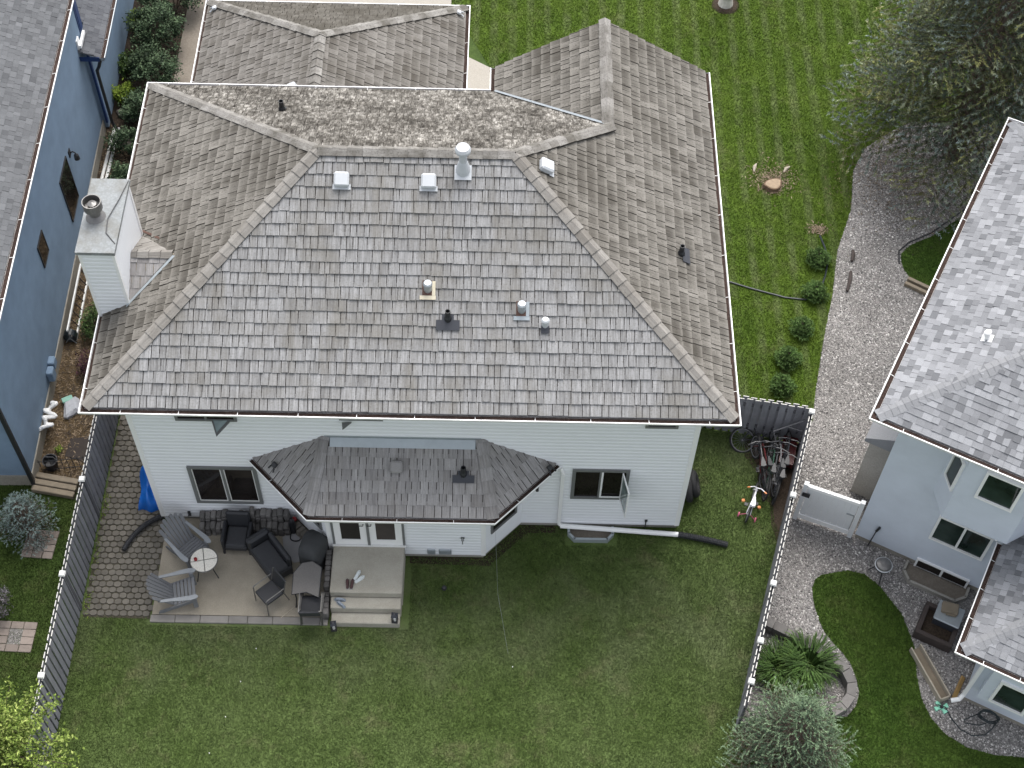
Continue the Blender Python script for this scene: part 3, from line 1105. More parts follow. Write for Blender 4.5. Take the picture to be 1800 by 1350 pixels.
def window(parent, O, U, w, h, fr=.06, panes=((0, 1),), fm='white', gm='glass', depth=.05, name='window', mull=.05, sash=None, label=None):
    """casing and mullions as the window, each pane a part of it. panes: fractions of the width"""
    W_ = wall_frame(O, U)
    mb = MB()
    mb.box((-fr, -depth, -fr), (w + fr, .0, 0), 0, W_)
    mb.box((-fr, -depth, h), (w + fr, .0, h + fr), 0, W_)
    mb.box((-fr, -depth, .0005), (0, .0, h - .0005), 0, W_)
    mb.box((w, -depth, .0005), (w + fr, .0, h - .0005), 0, W_)
    for (a, b) in panes[1:]:
        mb.box((a * w - mull / 2, -depth + .008, .001), (a * w + mull / 2, 0, h - .001), 0, W_)
    o = mb.build(name, M[fm], parent)
    if label: o['label'] = label
    for i, (a, b) in enumerate(panes):
        x0 = a * w + (mull / 2 if i else 0)
        x1 = b * w - (mull / 2 if i < len(panes) - 1 else 0)
        g = MB()
        g.box((x0 + .002, -.022, .002), (x1 - .002, -.012, h - .002), 0, W_)
        g.build('pane', M[gm], o)
        if sash:
            s_ = MB()
            q = .028
            s_.box((x0 + .004, -.034, .004), (x1 - .004, -.023, q), 0, W_)
            s_.box((x0 + .004, -.034, h - q), (x1 - .004, -.023, h - .004), 0, W_)
            s_.box((x0 + .004, -.034, q + .001), (x0 + q, -.023, h - q - .001), 0, W_)
            s_.box((x1 - q, -.034, q + .001), (x1 - .004, -.023, h - q - .001), 0, W_)
            s_.build('sash', M[sash], o)
    return o

# ------------------------------------------------------------ the white house
W_, OV, DR, ZE, SL = 11.8, .5255, 8.9183, 5.4185, .6097
house = empty('house', (0, 0, 0), 0, 'large white siding house with weathered cedar shake roof and back bay in the middle', 'house')
XE, YN = W_ + OV, DR - OV
RW, RE_ = (-OV + DR / 2, DR / 2 - OV, ZE + SL * DR / 2), (XE - DR / 2, DR / 2 - OV, ZE + SL * DR / 2)
XR, YG = 9.87, 9.23
ZG = ZE + SL * (XE - XR)
XGW = XR - (XE - XR)
YJ = YN - (XR - XGW)
s_poly = [(-OV, -OV, ZE), (XE, -OV, ZE), RE_, RW]
e_poly = [(XE, -OV, ZE), (XE, YG, ZE), (XR, YG, ZG), (XR, YJ, ZG), RE_]
n_poly = [(XGW, YN, ZE), (-OV, YN, ZE), RW, RE_, (XR, YJ, ZG)]
w_poly = [(-OV, YN, ZE), (-OV, -OV, ZE), RW]
g_poly = [(XGW, YG, ZE), (XGW, YN, ZE), (XR, YJ, ZG), (XR, YG, ZG)]
ZEG = 2.967
GX0, GX1, GY = -.25, 6.55, 14.02
GXC = (GX0 + GX1) / 2
ZGR = ZEG + SL * (GX1 - GX0) / 2
GYR = GY - (GX1 - GX0) / 2
gw_poly = [(GX0, GY, ZEG), (GX0, 7.9, ZEG), (GXC, 7.9, ZGR), (GXC, GYR, ZGR)]
ge_poly = [(GX1, 7.9, ZEG), (GX1, GY, ZEG), (GXC, GYR, ZGR), (GXC, 7.9, ZGR)]
gn_poly = [(GX1, GY, ZEG), (GX0, GY, ZEG), (GXC, GYR, ZGR)]
ZB, ZBT = 2.765, 3.68
bs_poly = [(3.715, -1.39, ZB), (7.565, -1.39, ZB), (7.29, 0, ZBT), (4.0, 0, ZBT)]
bw_poly = [(2.38, 0, ZB), (3.715, -1.39, ZB), (4.0, 0, ZBT)]
be_poly = [(7.565, -1.39, ZB), (8.91, 0, ZB), (7.29, 0, ZBT)]
# chimney saddle
CHX0, CHX1, CHY0, CHY1, CHZ = -.62, .05, 1.77, 3.60, 7.45
zs = ZE + SL * (CHX1 + OV)
cr_top = zs + SL * .93
cs_poly = [(CHX1, CHY0 - .02, zs), (CHX1 + .95, 2.66, cr_top), (CHX1, 2.66, cr_top)]
cn_poly = [(CHX1 + .95, 2.66, cr_top), (CHX1, CHY1 + .02, zs), (CHX1, 2.66, cr_top)]

mb = MB()
for p_ in (s_poly, e_poly, n_poly, w_poly, g_poly): deck(mb, p_)
roof = mb.build('roof', M['wood_dark'], house)
mb = MB()
for p_ in (gw_poly, ge_poly, gn_poly): deck(mb, p_)
groof = mb.build('garage_roof', M['wood_dark'], house)
mb = MB()
for p_ in (bs_poly, bw_poly, be_poly): deck(mb, p_)
broof = mb.build('bay_roof', M['wood_dark'], house)
mb = MB()
for p_ in (cs_poly, cn_poly): deck(mb, p_)
sroof = mb.build('chimney_saddle', M['wood_pale'], house)

WR = (.10, .30)
pieces = []
TH = (.028, .046)
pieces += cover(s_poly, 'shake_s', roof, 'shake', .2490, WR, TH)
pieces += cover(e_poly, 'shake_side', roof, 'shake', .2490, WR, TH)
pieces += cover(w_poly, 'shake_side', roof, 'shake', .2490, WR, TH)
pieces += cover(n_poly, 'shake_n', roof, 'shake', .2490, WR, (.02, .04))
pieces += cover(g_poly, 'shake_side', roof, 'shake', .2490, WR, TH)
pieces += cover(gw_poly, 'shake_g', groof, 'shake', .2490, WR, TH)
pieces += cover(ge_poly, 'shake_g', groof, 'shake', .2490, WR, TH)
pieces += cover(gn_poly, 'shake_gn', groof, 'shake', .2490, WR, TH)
pieces += cover([(3.715, -1.39, ZB), (7.565, -1.39, ZB), (7.325, -.175, 3.566), (3.965, -.175, 3.566)], 'shake_b', broof, 'shake', .2490, (.11, .27), (.014, .026))
pieces += cover(bw_poly, 'shake_b', broof, 'shake', .2490, (.11, .27), (.014, .026))
pieces += cover(be_poly, 'shake_b', broof, 'shake', .2490, (.11, .27), (.014, .026))
zq = lambda yy: zs + (yy - CHY0 + .02) / (2.68 - CHY0) * (cr_top - zs)
pieces += cover([(CHX1, CHY0 + .06, zq(CHY0 + .06)), (CHX1 + .02, CHY0 + .06, zq(CHY0 + .06)), (CHX1 + .84, 2.63, zq(2.63)), (CHX1 + .84, 2.66, zq(2.66)), (CHX1, 2.66, zq(2.66))], 'shake_b', sroof, 'shake', .26, (.11, .27), (.012, .02))
pieces += cover([(CHX1 + .86, 2.72, cr_top - .036), (CHX1 + .02, CHY1 - .04, zs + .03), (CHX1, 2.68, cr_top - .01)], 'cap', sroof, 'shake', .30, (.2, .4), (.008, .014))
lay(house, pieces, 'small_shakes', 300, hidden=lambda c: c.y > 8.3)

def nrm(p_): return frame_of(p_)[3]
caps(s_poly[0], RW, nrm(s_poly), nrm(w_poly), 'cap', roof, 'ridge_cap')
caps(s_poly[1], RE_, nrm(s_poly), nrm(e_poly), 'cap', roof, 'ridge_cap')
caps(w_poly[0], RW, nrm(n_poly), nrm(w_poly), 'cap_n', roof, 'ridge_cap', th=.012)
caps(RW, RE_, nrm(s_poly), nrm(n_poly), 'cap_n', roof, 'ridge_cap', length=.30, lift=.055)
caps((XR + .08, YJ, ZG), RE_, nrm(e_poly), nrm(n_poly), 'cap_n', roof, 'ridge_cap', lift=.05)
caps((XR, YG + .02, ZG), (XR, YJ - .05, ZG), nrm(e_poly), nrm(g_poly), 'cap_n', roof, 'ridge_cap', length=.25, th=.014, lift=.05)
caps(gn_poly[1], (GXC, GYR, ZGR), nrm(gw_poly), nrm(gn_poly), 'cap_n', groof, 'ridge_cap', lift=.05)
caps(gn_poly[0], (GXC, GYR, ZGR), nrm(ge_poly), nrm(gn_poly), 'cap_n', groof, 'ridge_cap', lift=.05)
caps((GXC, 8.4, ZGR), (GXC, GYR, ZGR), nrm(gw_poly), nrm(ge_poly), 'cap_n', groof, 'ridge_cap', lift=.05)
caps((3.715, -1.39, ZB), (4.0, 0, ZBT), nrm(bs_poly), nrm(bw_poly), 'shake_b', broof, 'ridge_cap', wid=.12, lift=.034)
caps((7.565, -1.39, ZB), (7.29, 0, ZBT), nrm(bs_poly), nrm(be_poly), 'shake_b', broof, 'ridge_cap', wid=.12, lift=.034)
caps((CHX1 + .86, 2.66, cr_top), (CHX1 + .02, 2.66, cr_top), nrm(cs_poly), nrm(cn_poly), 'cap', sroof, 'ridge_cap', length=.24, wid=.10, lift=.03)
# valley flashing: saddle, gable valley
mb = MB()
nw = nrm(w_poly)
a, b = Vector((CHX1 - .01, CHY0 - .10, zs)), Vector((CHX1 + .95, 2.58, cr_top))
a2, b2 = Vector((CHX1 - .01, CHY0 - .02, zs)), Vector((CHX1 + .90, 2.60, cr_top - .01))
mb.face([a + nw * .042, b + nw * .042, b2 + nw * .05, a2 + nw * .05])
mb.build('valley_flashing', M['flash'], sroof)
mb = MB()
mb.face([(CHX1, CHY1 + .05, zs + .062), (CHX1 + 1.0, 2.78, cr_top + .047), (CHX1 + 1.01, 2.83, cr_top + .04), (CHX1, CHY1 + .11, zs + .06)])
mb.build('valley_edge', M['rust'], sroof)
mb = MB()
ng, nn_ = nrm(g_poly), nrm(n_poly)
va, vb = Vector((XGW, YN, ZE)), Vector((XR, YJ, ZG))
vt = (vb - va).normalized()
mb.face([va + nn_ * .045 - nn_.cross(vt) * -.0, vb + nn_ * .045, vb + nn_ * .05 + nn_.cross(vt) * -.06, va + nn_ * .05 + nn_.cross(vt) * -.06])
mb.face([va + ng * .045, va + ng * .05 + ng.cross(vt) * .05, vb + ng * .05 + ng.cross(vt) * .05, vb + ng * .045])
mb.build('valley_flashing', M['metal_grey'], roof)
mb = MB()                                                   # sheet flashing where the bay roof meets the wall
nb = nrm(bs_poly)
mb.face([Vector((4.12, -.185, 3.559)) + nb * .022, Vector((7.17, -.185, 3.559)) + nb * .022, Vector((7.17, -.018, 3.668)) + nb * .022, Vector((4.12, -.018, 3.668)) + nb * .022])
mb.box((4.0, -.024, 3.66), (7.29, -.019, 3.74))
mb.build('wall_flashing', M['flash'], broof)

# soffits / fascias, gutters
mb = MB()
mb.prism([(-OV + .01, -OV + .01), (XE - .01, -OV + .01), (XE - .01, YG - .2), (XGW + .01, YG - .2), (XGW + .01, YN - .01), (-OV + .01, YN - .01)], ZE - .20, ZE - .045)
mb.build('soffit', M['white'], house)
mb = MB()
mb.prism([(GX0 + .01, 8.0), (GX1 - .01, 8.0), (GX1 - .01, GY - .01), (GX0 + .01, GY - .01)], ZEG - .20, ZEG - .045)
mb.build('soffit', M['white'], house)
mb = MB()
mb.prism([(2.40, -.02), (3.725, -1.38), (7.555, -1.38), (8.89, -.02)], ZB - .19, ZB - .045)
mb.build('soffit', M['white'], house)
gutter([(XGW, YG), (XGW, YN), (-OV, YN), (-OV, -OV), (XE, -OV), (XE, YG)], ZE - .028, house)
gutter([(GX0, 7.9), (GX0, 7.95)][:0] + [(GX1, 8.6), (GX1, GY), (GX0, GY), (GX0, 8.6)], ZEG - .028, house)
gutter([(2.38, 0), (3.715, -1.39), (7.565, -1.39), (8.91, 0)], ZB - .028, house, w=.115)
# gable rake boards at the far end
mb = MB()
for (xa, za, xb, zb_) in ((XE, ZE, XR, ZG), (XGW, ZE, XR, ZG)):
    mb.poly([(xa, YG + .002, za - .03), (xb, YG + .002, zb_ - .03), (xb, YG + .03, zb_ - .03), (xa, YG + .03, za - .03),
             (xa, YG + .002, za - .2), (xb, YG + .002, zb_ - .2), (xb, YG + .03, zb_ - .2), (xa, YG + .03, za - .2)],
            [(0, 1, 2, 3), (4, 7, 6, 5), (0, 4, 5, 1), (3, 2, 6, 7), (0, 3, 7, 4), (1, 5, 6, 2)])
mb.build('rake_board', M['white'], house)

# walls
ZW = ZE - .20
mb = MB()
laps(mb, (0, 0), (1, 0), W_, .16, ZW)
laps(mb, (W_, 0), (0, 1), 8.8, .16, ZW)
laps(mb, (0, 7.87), (0, -1), 7.87, .16, ZW)
mb.prism([(.002, .002), (W_ - .002, .002), (W_ - .002, 8.8), (7.6, 8.8), (7.6, 7.87), (.002, 7.87)], .15, ZW, cap=False)
mb.prism([(0.1, 7.88), (6.2, 7.88), (6.2, 13.6), (.1, 13.6)], .05, ZEG - .2, cap=False)
mb.build('wall', M['siding'], house)
BF, BX0, BX1 = -.86, 3.95, 7.36
mb = MB()
s45 = math.sqrt(.5)
laps(mb, (BX0, BF), (1, 0), BX1 - BX0, .16, ZB - .19)
laps(mb, (BX1, BF), (.84, .86), math.hypot(.84, .86), .16, ZB - .19)
laps(mb, (BX0 - .86, 0), (.86, -.86), math.hypot(.86, .86), .16, ZB - .19)
mb.prism([(BX0 - .855, .002), (BX0, BF + .002), (BX1, BF + .002), (BX1 + .835, .002)], .15, ZB - .19, cap=False)
mb.build('bay_wall', M['siding'], house)
mb = MB()
mb.prism([(.02, .02), (W_ - .02, .02), (W_ - .02, 8.78), (.02, 8.78)], -.02, .155)
mb.prism([(BX0 - .83, .015), (BX0 + .01, BF + .02), (BX1 - .01, BF + .02), (BX1 + .81, .015)], -.02, .153)
mb.build('foundation', M['found'], house)
for (x, y_) in ((0, 0), (W_, 0)):
    mb = MB()
    sgn = -1 if x == 0 else 1
    x0, x1 = sorted((x - sgn * .085, x + sgn * .022))
    mb.box((x0, -.022, .15), (x1, .09, ZW))
    mb.build('corner_trim', M['white'], house)
for (x, y_, ux, uy) in ((BX0, BF, 1, 0), (BX1, BF, 1, 0)):
    mb = MB()
    mb.box((x - .05, y_ - .02, .15), (x + .05, y_ + .04, ZB - .19))
    mb.build('corner_trim', M['white'], house)

# windows
window(house, (0.99, 0, .93), (1, 0), 1.34, 1.40, .075, ((0, .5), (.5, 1)), 'taupe', 'glass', .06, sash='white_dirty')
wr = window(house, (9.34, 0, 1.43), (1, 0), 1.09, 1.09, .075, ((0, .5), (.5, 1)), 'taupe', 'glass', .06)
mb = MB()                                                   # casement sash swung open on the right window
Wo = wall_frame((10.36, -.055, 1.45), (math.cos(R(-78)), math.sin(R(-78))))
for lo, hi in (((0, -.014, 0), (.52, .014, .045)), ((0, -.014, 1.0), (.52, .014, 1.045)), ((0, -.0135, .046), (.045, .0135, .999)), ((.475, -.0135, .046), (.52, .0135, .999))):
    mb.box(lo, hi, 0, Wo)
sa = mb.build('open_sash', M['white'], wr)
mb = MB()
mb.box((9.90, -.062, 1.44), (9.94, -.048, 2.51)); mb.box((9.941, -.062, 1.44), (10.42, -.048, 1.49))
mb.build('sash', M['white'], wr)
mb = MB()
mb.box((.046, -.004, .047), (.474, .004, .998), 0, Wo)
mb.build('open_pane', M['glass_pale'], wr)
w2 = window(house, (1.05, 0, 4.30), (1, 0), 1.15, .82, .06, ((0, .5), (.5, 1)), 'taupe', 'glass', .05)
mb = MB()                                                   # awning corners swung out below the eave
mb.poly([(1.74, -.06, 4.31), (2.16, -.06, 4.31), (1.88, -.42, 4.24), (1.74, -.05, 4.34), (2.16, -.05, 4.34), (1.88, -.42, 4.27)], [(0, 2, 1), (3, 4, 5), (0, 1, 4, 3), (1, 2, 5, 4), (2, 0, 3, 5)])
mb.build('awning_frame', M['taupe'], w2)
mb = MB()
mb.face([(1.79, -.085, 4.343), (2.08, -.085, 4.343), (1.885, -.345, 4.296)])
mb.build('awning_pane', M['glass_pale'], w2)
w3 = window(house, (4.42, 0, 4.42), (1, 0), .8, .66, .05, ((0, 1),), 'taupe', 'glass', .05)
mb = MB()
mb.poly([(4.42, -.06, 4.26), (4.62, -.06, 4.30), (4.44, -.20, 4.24), (4.42, -.05, 4.30), (4.62, -.05, 4.33), (4.44, -.20, 4.27)], [(0, 2, 1), (3, 4, 5), (0, 1, 4, 3), (1, 2, 5, 4), (2, 0, 3, 5)])
mb.build('awning_frame', M['taupe'], w3)
window(house, (10.73, 0, 4.35), (1, 0), .56, .75, .06, ((0, 1),), 'taupe', 'glass', .05)
# bay: corner windows, french doors
window(house, (BX0 - .62, -.24, 1.0), (s45, -s45), .62, 1.3, .05, ((0, 1),), 'taupe', 'glass', .05)
window(house, (BX1 + .18, BF + .185, .95), (.84, .86), .70, 1.3, .05, ((0, 1),), 'taupe', 'glass', .05)
D0, DW = 4.02, 1.60
mb = MB()
mb.box((D0, BF - .05, .60), (D0 + .05, BF - .012, 2.5))
mb.box((D0 + DW / 2 - .03, BF - .062, .62), (D0 + DW / 2 + .03, BF - .0505, 2.49))
mb.box((D0 + DW - .05, BF - .05, .60), (D0 + DW, BF - .012, 2.5))
mb.build('door_jamb', M['taupe'], house)
for i in range(2):
    x0 = D0 + .051 + i * (DW / 2 - .025)
    x1 = x0 + DW / 2 - .078
    mb = MB()
    mb.box((x0, BF - .045, .63), (x1, BF - .013, .84))
    mb.box((x0, BF - .045, 2.30), (x1, BF - .013, 2.48))
    mb.box((x0, BF - .0445, .8405), (x0 + .15, BF - .013, 2.2995))
    mb.box((x1 - .15, BF - .0445, .8405), (x1, BF - .013, 2.2995))
    d_ = mb.build('door', M['white'], house)
    g_ = MB()
    g_.box((x0 + .151, BF - .028, .842), (x1 - .151, BF - .018, 2.298))
    g_.build('pane', M['interior' if i else 'glass'], d_)
    h_ = MB()
    xh = x1 - .06 if i == 0 else x0 + .06
    h_.tube([(xh, BF - .045, 1.55), (xh, BF - .09, 1.55), (xh - .09, BF - .09, 1.55)], .012, 6)
    h_.build('handle', M['black'], d_)
mb = MB()
mb.box((D0 - .02, BF - .09, .585), (D0 + DW + .02, BF - .046, .625))
mb.build('door_sill', M['white_dirty'], house)
# vents, light, taps on the back walls
for (x0, x1) in ((6.10, 6.28), (6.36, 6.64)):
    mb = MB()
    mb.box((x0, BF - .045, .22), (x1, BF - .014, .44), bev=.01)
    for q in range(3):
        mb.box((x0 + .02, BF - .06, .25 + q * .06), (x1 - .02, BF - .046, .28 + q * .06))
    mb.build('wall_vent', M['metal_grey'], house)
mb = MB()
mb.box((6.86, BF - .03, .93), (6.94, BF - .014, 1.01)); mb.tube([(6.9, BF - .03, .97), (6.9, BF - .12, .96), (6.9, BF - .14, .90)], .012, 6)
mb.lathe([(.0, -.012), (.035, -.01), (.035, .01), (.0, .012)], 8, 0, Matrix.Translation((6.9, BF - .09, 1.0)))
mb.build('wall_tap', M['silver'], house)
mb = MB()
mb.tube([(8.52, -.0, 1.9), (8.52, -.10, 1.88)], .02, 6); mb.tube([(8.52, -.10, 1.9), (8.52, -.13, 1.80)], .035, 8)
mb.build('wall_light', M['black'], house)
mb = MB()
mb.box((0.62, -.05, .24), (.68, -.014, .42)); mb.tube([(.65, -.05, .38), (.65, -.12, .36)], .018, 6)
mb.build('wall_tap', M['black'], house)
mb = MB()
mb.tube([(11.05, -.03, .02), (11.05, -.03, .36)], .012, 6); mb.box((11.02, -.045, .34), (11.08, -.013, .40))
mb.build('vent_pipe', M['black'], house)
# downspouts
mb = MB()
mb.box((9.02, -.10, .35), (9.10, -.02, ZB - .3)); mb.tube([(9.06, -.06, ZB - .3), (9.02, -.05, ZB - .18), (9.0, -.04, ZB - .12)], .042, 6)
mb.tube([(9.06, -.06, .36), (9.07, -.08, .26), (9.14, -.10, .20)], .045, 8)
mb.build('downspout', M['white'], house)
mb = MB()
mb.tube([(9.10, -.10, .20), (11.83, -.22, .10)], .058, 10)
mb.build('downspout_extension', M['white'], house)
mb = MB()
pts = [(11.80 + .022 * i, -.219 - .0030 * i - .0001 * i * i * .3, .10 - .0005 * i) for i in range(52)]
mb.tube(pts, [(.078 if i % 2 else .066) for i in range(52)], 10)
mb.build('corrugated_pipe', M['black'], house)

# chimney
mb = MB()
laps(mb, (CHX0, CHY0), (1, 0), CHX1 - CHX0, 5.2, CHZ - .06, .115)
laps(mb, (CHX1, CHY0), (0, 1), CHY1 - CHY0, 5.6, CHZ - .06, .115, .006)
laps(mb, (CHX0, CHY1), (0, -1), CHY1 - CHY0, .2, CHZ - .06, .115)
mb.prism([(CHX0 + .002, CHY0 + .002), (CHX1 - .002, CHY0 + .002), (CHX1 - .002, CHY1), (CHX0 + .002, CHY1)], .1, CHZ - .06, cap=False)
chim = mb.build('chimney', M['siding'], house)
for (x, y_) in ((CHX0, CHY0), (CHX1, CHY0), (CHX1, CHY1)):
    mb = MB()
    mb.box((x - .035 if x > 0 else x - .02, y_ - .02 if y_ < 2 else y_ - .05, 5.0), (x + .02 if x > 0 else x + .035, y_ + .05 if y_ < 2 else y_ + .02, CHZ - .061))
    mb.build('corner_trim', M['white'], chim)
mb = MB()
mb.prism([(CHX0 - .05, CHY0 - .05), (CHX1 + .05, CHY0 - .05), (CHX1 + .05, CHY1 + .05), (CHX0 - .05, CHY1 + .05)], CHZ - .058, CHZ + .02)
cc = [(CHX0 - .05, CHY0 - .05, CHZ + .022), (CHX1 + .05, CHY0 - .05, CHZ + .022), (CHX1 + .05, CHY1 + .05, CHZ + .022), (CHX0 - .05, CHY1 + .05, CHZ + .022)]
cm = (-.27, 2.75, CHZ + .06)
for i in range(4): mb.face([cc[i], cc[(i + 1) % 4], cm])
mb.build('chimney_cap', M['metal_cap'], chim)
T = Matrix.Translation((-.40, 2.62, CHZ))
mb = MB()
mb.lathe([(.20, .03), (.20, .05), (.115, .13), (.115, .26), (.16, .30), (.19, .31), (.19, .50), (.172, .50), (.172, .34), (.10, .33), (.09, .44), (.0, .47)], 20, 0, T)
mb.build('flue', M['flue'], chim, smooth=False)
mb = MB()
pts = [(CHX1 + .035, CHY1, CHZ + .03), (CHX1 - .06, 3.1, CHZ + .06), (CHX1 - .2, 2.55, CHZ + .085), (CHX1 - .18, 2.2, CHZ + .06), (CHX1 + .03, 1.95, CHZ + .03)]
mb.tube(pts, .011, 5)
mb.build('cable', M['black'], chim)

# roof fittings
def on_slope(poly3, x, y_):
    O, U, V, n, uv = frame_of(poly3)
    z = O.z - ((x - O.x) * n.x + (y_ - O.y) * n.y) / n.z
    return Matrix(((U.x, V.x, n.x, x), (U.y, V.y, n.y, y_), (U.z, V.z, n.z, z), (0, 0, 0, 1)))


def roof_vent(Mt, mat='metal_white', s=.15, flange=True):
    mb = MB()
    if flange: mb.box((-s * 1.2, -s * 1.3, .048), (s * 1.2, -s * .6, .056), 0, Mt)
    mb.box((-s, -s, .043), (s, s, .17), 0, Mt, .035)
    mb.build('roof_vent', M[mat], house)


roof_vent(on_slope(s_poly, 4.43, 3.42))
roof_vent(on_slope(s_poly, 6.16, 3.42))
roof_vent(on_slope(e_poly, 8.47, 3.90))
roof_vent(on_slope(bs_poly, 5.53, -.51), 'shake_b', .13, False)
roof_vent(on_slope(gw_poly, 2.62, 9.05), 'metal_white', .12)
mb = MB()                                                   # tall round gas vent near the ridge
Tp = Matrix.Translation((6.84, 3.63, ZE + SL * (3.63 + OV)))
mb.lathe([(.16, -.08), (.15, .06), (.115, .18), (.09, .26), (.082, .27), (.082, .50), (.10, .53), (.155, .55), (.16, .61), (.13, .67), (.04, .695)], 18, 0, Tp)
mb.box((-.17, -.20, .048), (.17, .1, .056), 0, on_slope(s_poly, 6.84, 3.63))
mb.build('gas_vent', M['metal_white'], house, smooth=False)


def pipe_flashing(poly3, x, y_, w=.2, h=.16, notch=True):
    Mt = on_slope(poly3, x, y_)
    mb = MB()
    mb.box((-w, -h, .050), (w, h * .35, .060), 0, Mt)
    if notch: mb.box((-w * .5, h * .351, .050), (w * .5, h * 1.1, .058), 0, Mt)
    f = mb.build('pipe_flashing', M['black_flash'], house)
    p = MB()
    p.lathe([(.085, -.02), (.075, .10), (.055, .14), (.055, .30), (.045, .30), (.045, .2)], 12, 0, Matrix.Translation(Mt @ Vector((0, h * .35, 0))))
    p.build('vent_pipe', M['black'], f)


pipe_flashing(s_poly, 6.60, 1.02, .235, .15)
pipe_flashing(e_poly, 11.43, 3.18, .20, .14, False)
pipe_flashing(bs_poly, 6.93, -.67, .23, .12)
pipe_flashing(n_poly, 2.79, 6.60, .08, .08, False)


def cut_vent(poly3, x, y_, frame, s=1.0):
    Mt = on_slope(poly3, x, y_)
    mb = MB()
    mb.box((-.16 * s, -.17 * s, .050), (.16 * s, -.09 * s, .057), 0, Mt)
    mb.box((.085 * s, -.089 * s, .050), (.15 * s, .2 * s, .060), 0, Mt)
    f = mb.build('vent_flashing', M[frame], house)
    r_ = MB()
    r_.box((-.11 * s, -.088 * s, .048), (.084 * s, .21 * s, .054), 0, Mt)
    r_.build('flashing_base', M['rust'], f)
    p = MB()
    p.lathe([(.085 * s, 0), (.085 * s, .17), (.095 * s, .18), (.095 * s, .22), (.07 * s, .255), (.0, .265)], 12, 0, Matrix.Translation(Mt @ Vector((0, .02, .0))))
    p.build('vent_cap', M['metal_grey'], f)


cut_vent(s_poly, 6.19, 1.55, 'cream')
cut_vent(s_poly, 8.06, 1.23, 'flash')
Mt = on_slope(s_poly, 8.53, .98)
mb = MB()
mb.box((-.08, -.13, .049), (.08, .02, .056), 0, Mt)
f = mb.build('vent_flashing', M['black_flash'], house)
mb = MB()
mb.lathe([(.07, 0), (.07, .15), (.085, .16), (.085, .20), (.06, .235), (0, .24)], 12, 0, Matrix.Translation(Mt @ Vector((0, .02, 0))))
mb.build('vent_cap', M['metal_white'], f)
# small black floodlights on bay and garage roof corners
for (pl, x, y_, mt) in ((bw_poly, 2.95, -.28, 'black'), (be_poly, 8.72, -.14, 'black'), (gw_poly, .0, 13.55, 'metal_white'), (ge_poly, 6.35, 13.62, 'metal_white')):
    Mt = on_slope(pl, x, y_)
    mb = MB()
    mb.box((-.06, -.05, .07), (.06, .06, .13), 0, Mt, .015)
    mb.tube([Mt @ Vector((0, 0, .03)), Mt @ Vector((0, 0, .08))], .018, 6)
    for q in (-.05, .05): mb.tube([Mt @ Vector((q, -.06, .10)), Mt @ Vector((q * 1.6, -.14, .08))], .02, 6)
    mb.build('floodlight', M[mt], house)

# ------------------------------------------------------------ pale grey stucco house on the right
th = R(-27)
rh = empty('house', (15.85, -.16, 0), th, 'pale grey stucco house with light grey shingle roof on the right edge', 'house')
bpy.context.view_layer.update()
HX, HY, HZ, HS = 10.0, 8.15, 5.446, .42
ex0, ey0, ex1, ey1 = -.51, -.51, 10.5, 8.64
hd = (ey1 - ey0) / 2
hr = HZ + HS * hd
hs_poly = [(ex0, ey0, HZ), (ex1, ey0, HZ), (ex1 - hd, ey0 + hd, hr), (ex0 + hd, ey0 + hd, hr)]
hw_poly = [(ex0, ey1, HZ), (ex0, ey0, HZ), (ex0 + hd, ey0 + hd, hr)]
hn_poly = [(ex1, ey1, HZ), (ex0, ey1, HZ), (ex0 + hd, ey0 + hd, hr), (ex1 - hd, ey0 + hd, hr)]
lx0, ly0, LZ = 2.83, -3.04, 2.746
lrun = 3.04
lw_poly = [(lx0, 0, LZ), (lx0, ly0, LZ), (lx0 + lrun, 0, LZ + HS * lrun)]
ls_poly = [(lx0, ly0, LZ), (9.5, ly0, LZ), (9.5, 0, LZ + HS * lrun), (lx0 + lrun, 0, LZ + HS * lrun)]
mb = MB()
for p_ in (hs_poly, hw_poly, hn_poly): deck(mb, p_)
hroof = mb.build('roof', M['shingle_cap'], rh)
mb = MB()
for p_ in (lw_poly, ls_poly): deck(mb, p_)
lroof = mb.build('lower_roof', M['shingle_cap'], rh)
tone = lambda: rnd.choice((rnd.uniform(.0, .45), rnd.uniform(.35, .7), rnd.uniform(.6, 1.0)))
def see(c):
    w = rh.matrix_basis @ c
    d = w - CAM
    z = d.dot(fwd)
    return d.dot(rgt) / z > .42 or abs(d.dot(upv) / z) > .32
ps = []
for pl, par in ((hs_poly, hroof), (hw_poly, hroof), (hn_poly, hroof), (lw_poly, lroof), (ls_poly, lroof)):
    ps += cover(pl, 'shingle_grey', par, 'shingle', .145, (.09, .22), (.004, .024), .004, .002, 1.25, tone, skip=see)
lay(rh, ps, 'small_shingles', 300)
caps(hs_poly[0], hs_poly[3], nrm(hs_poly), nrm(hw_poly), 'shingle_cap', hroof, 'hip_cap', .145, .15, .006, .012)
caps(hw_poly[0], hs_poly[3], nrm(hn_poly), nrm(hw_poly), 'shingle_cap', hroof, 'hip_cap', .145, .15, .006, .012)
caps(lw_poly[1], lw_poly[2], nrm(ls_poly), nrm(lw_poly), 'shingle_cap', lroof, 'hip_cap', .145, .15, .006, .012)
mb = MB()
mb.prism([(ex0 + .01, ey0 + .01), (ex1, ey0 + .01), (ex1, ey1 - .01), (ex0 + .01, ey1 - .01)], HZ - .2, HZ - .04)
mb.prism([(lx0 + .01, ly0 + .01), (9.5, ly0 + .01), (9.5, -.02), (lx0 + .01, -.02)], LZ - .2, LZ - .04)
mb.build('soffit', M['white'], rh)
gutter([(ex1, ey1), (ex0, ey1), (ex0, ey0), (ex1, ey0)], HZ - .02, rh, brackets=.95)
gutter([(lx0, -.35), (lx0, ly0), (9.5, ly0)], LZ - .02, rh, brackets=.75)
mb = MB()
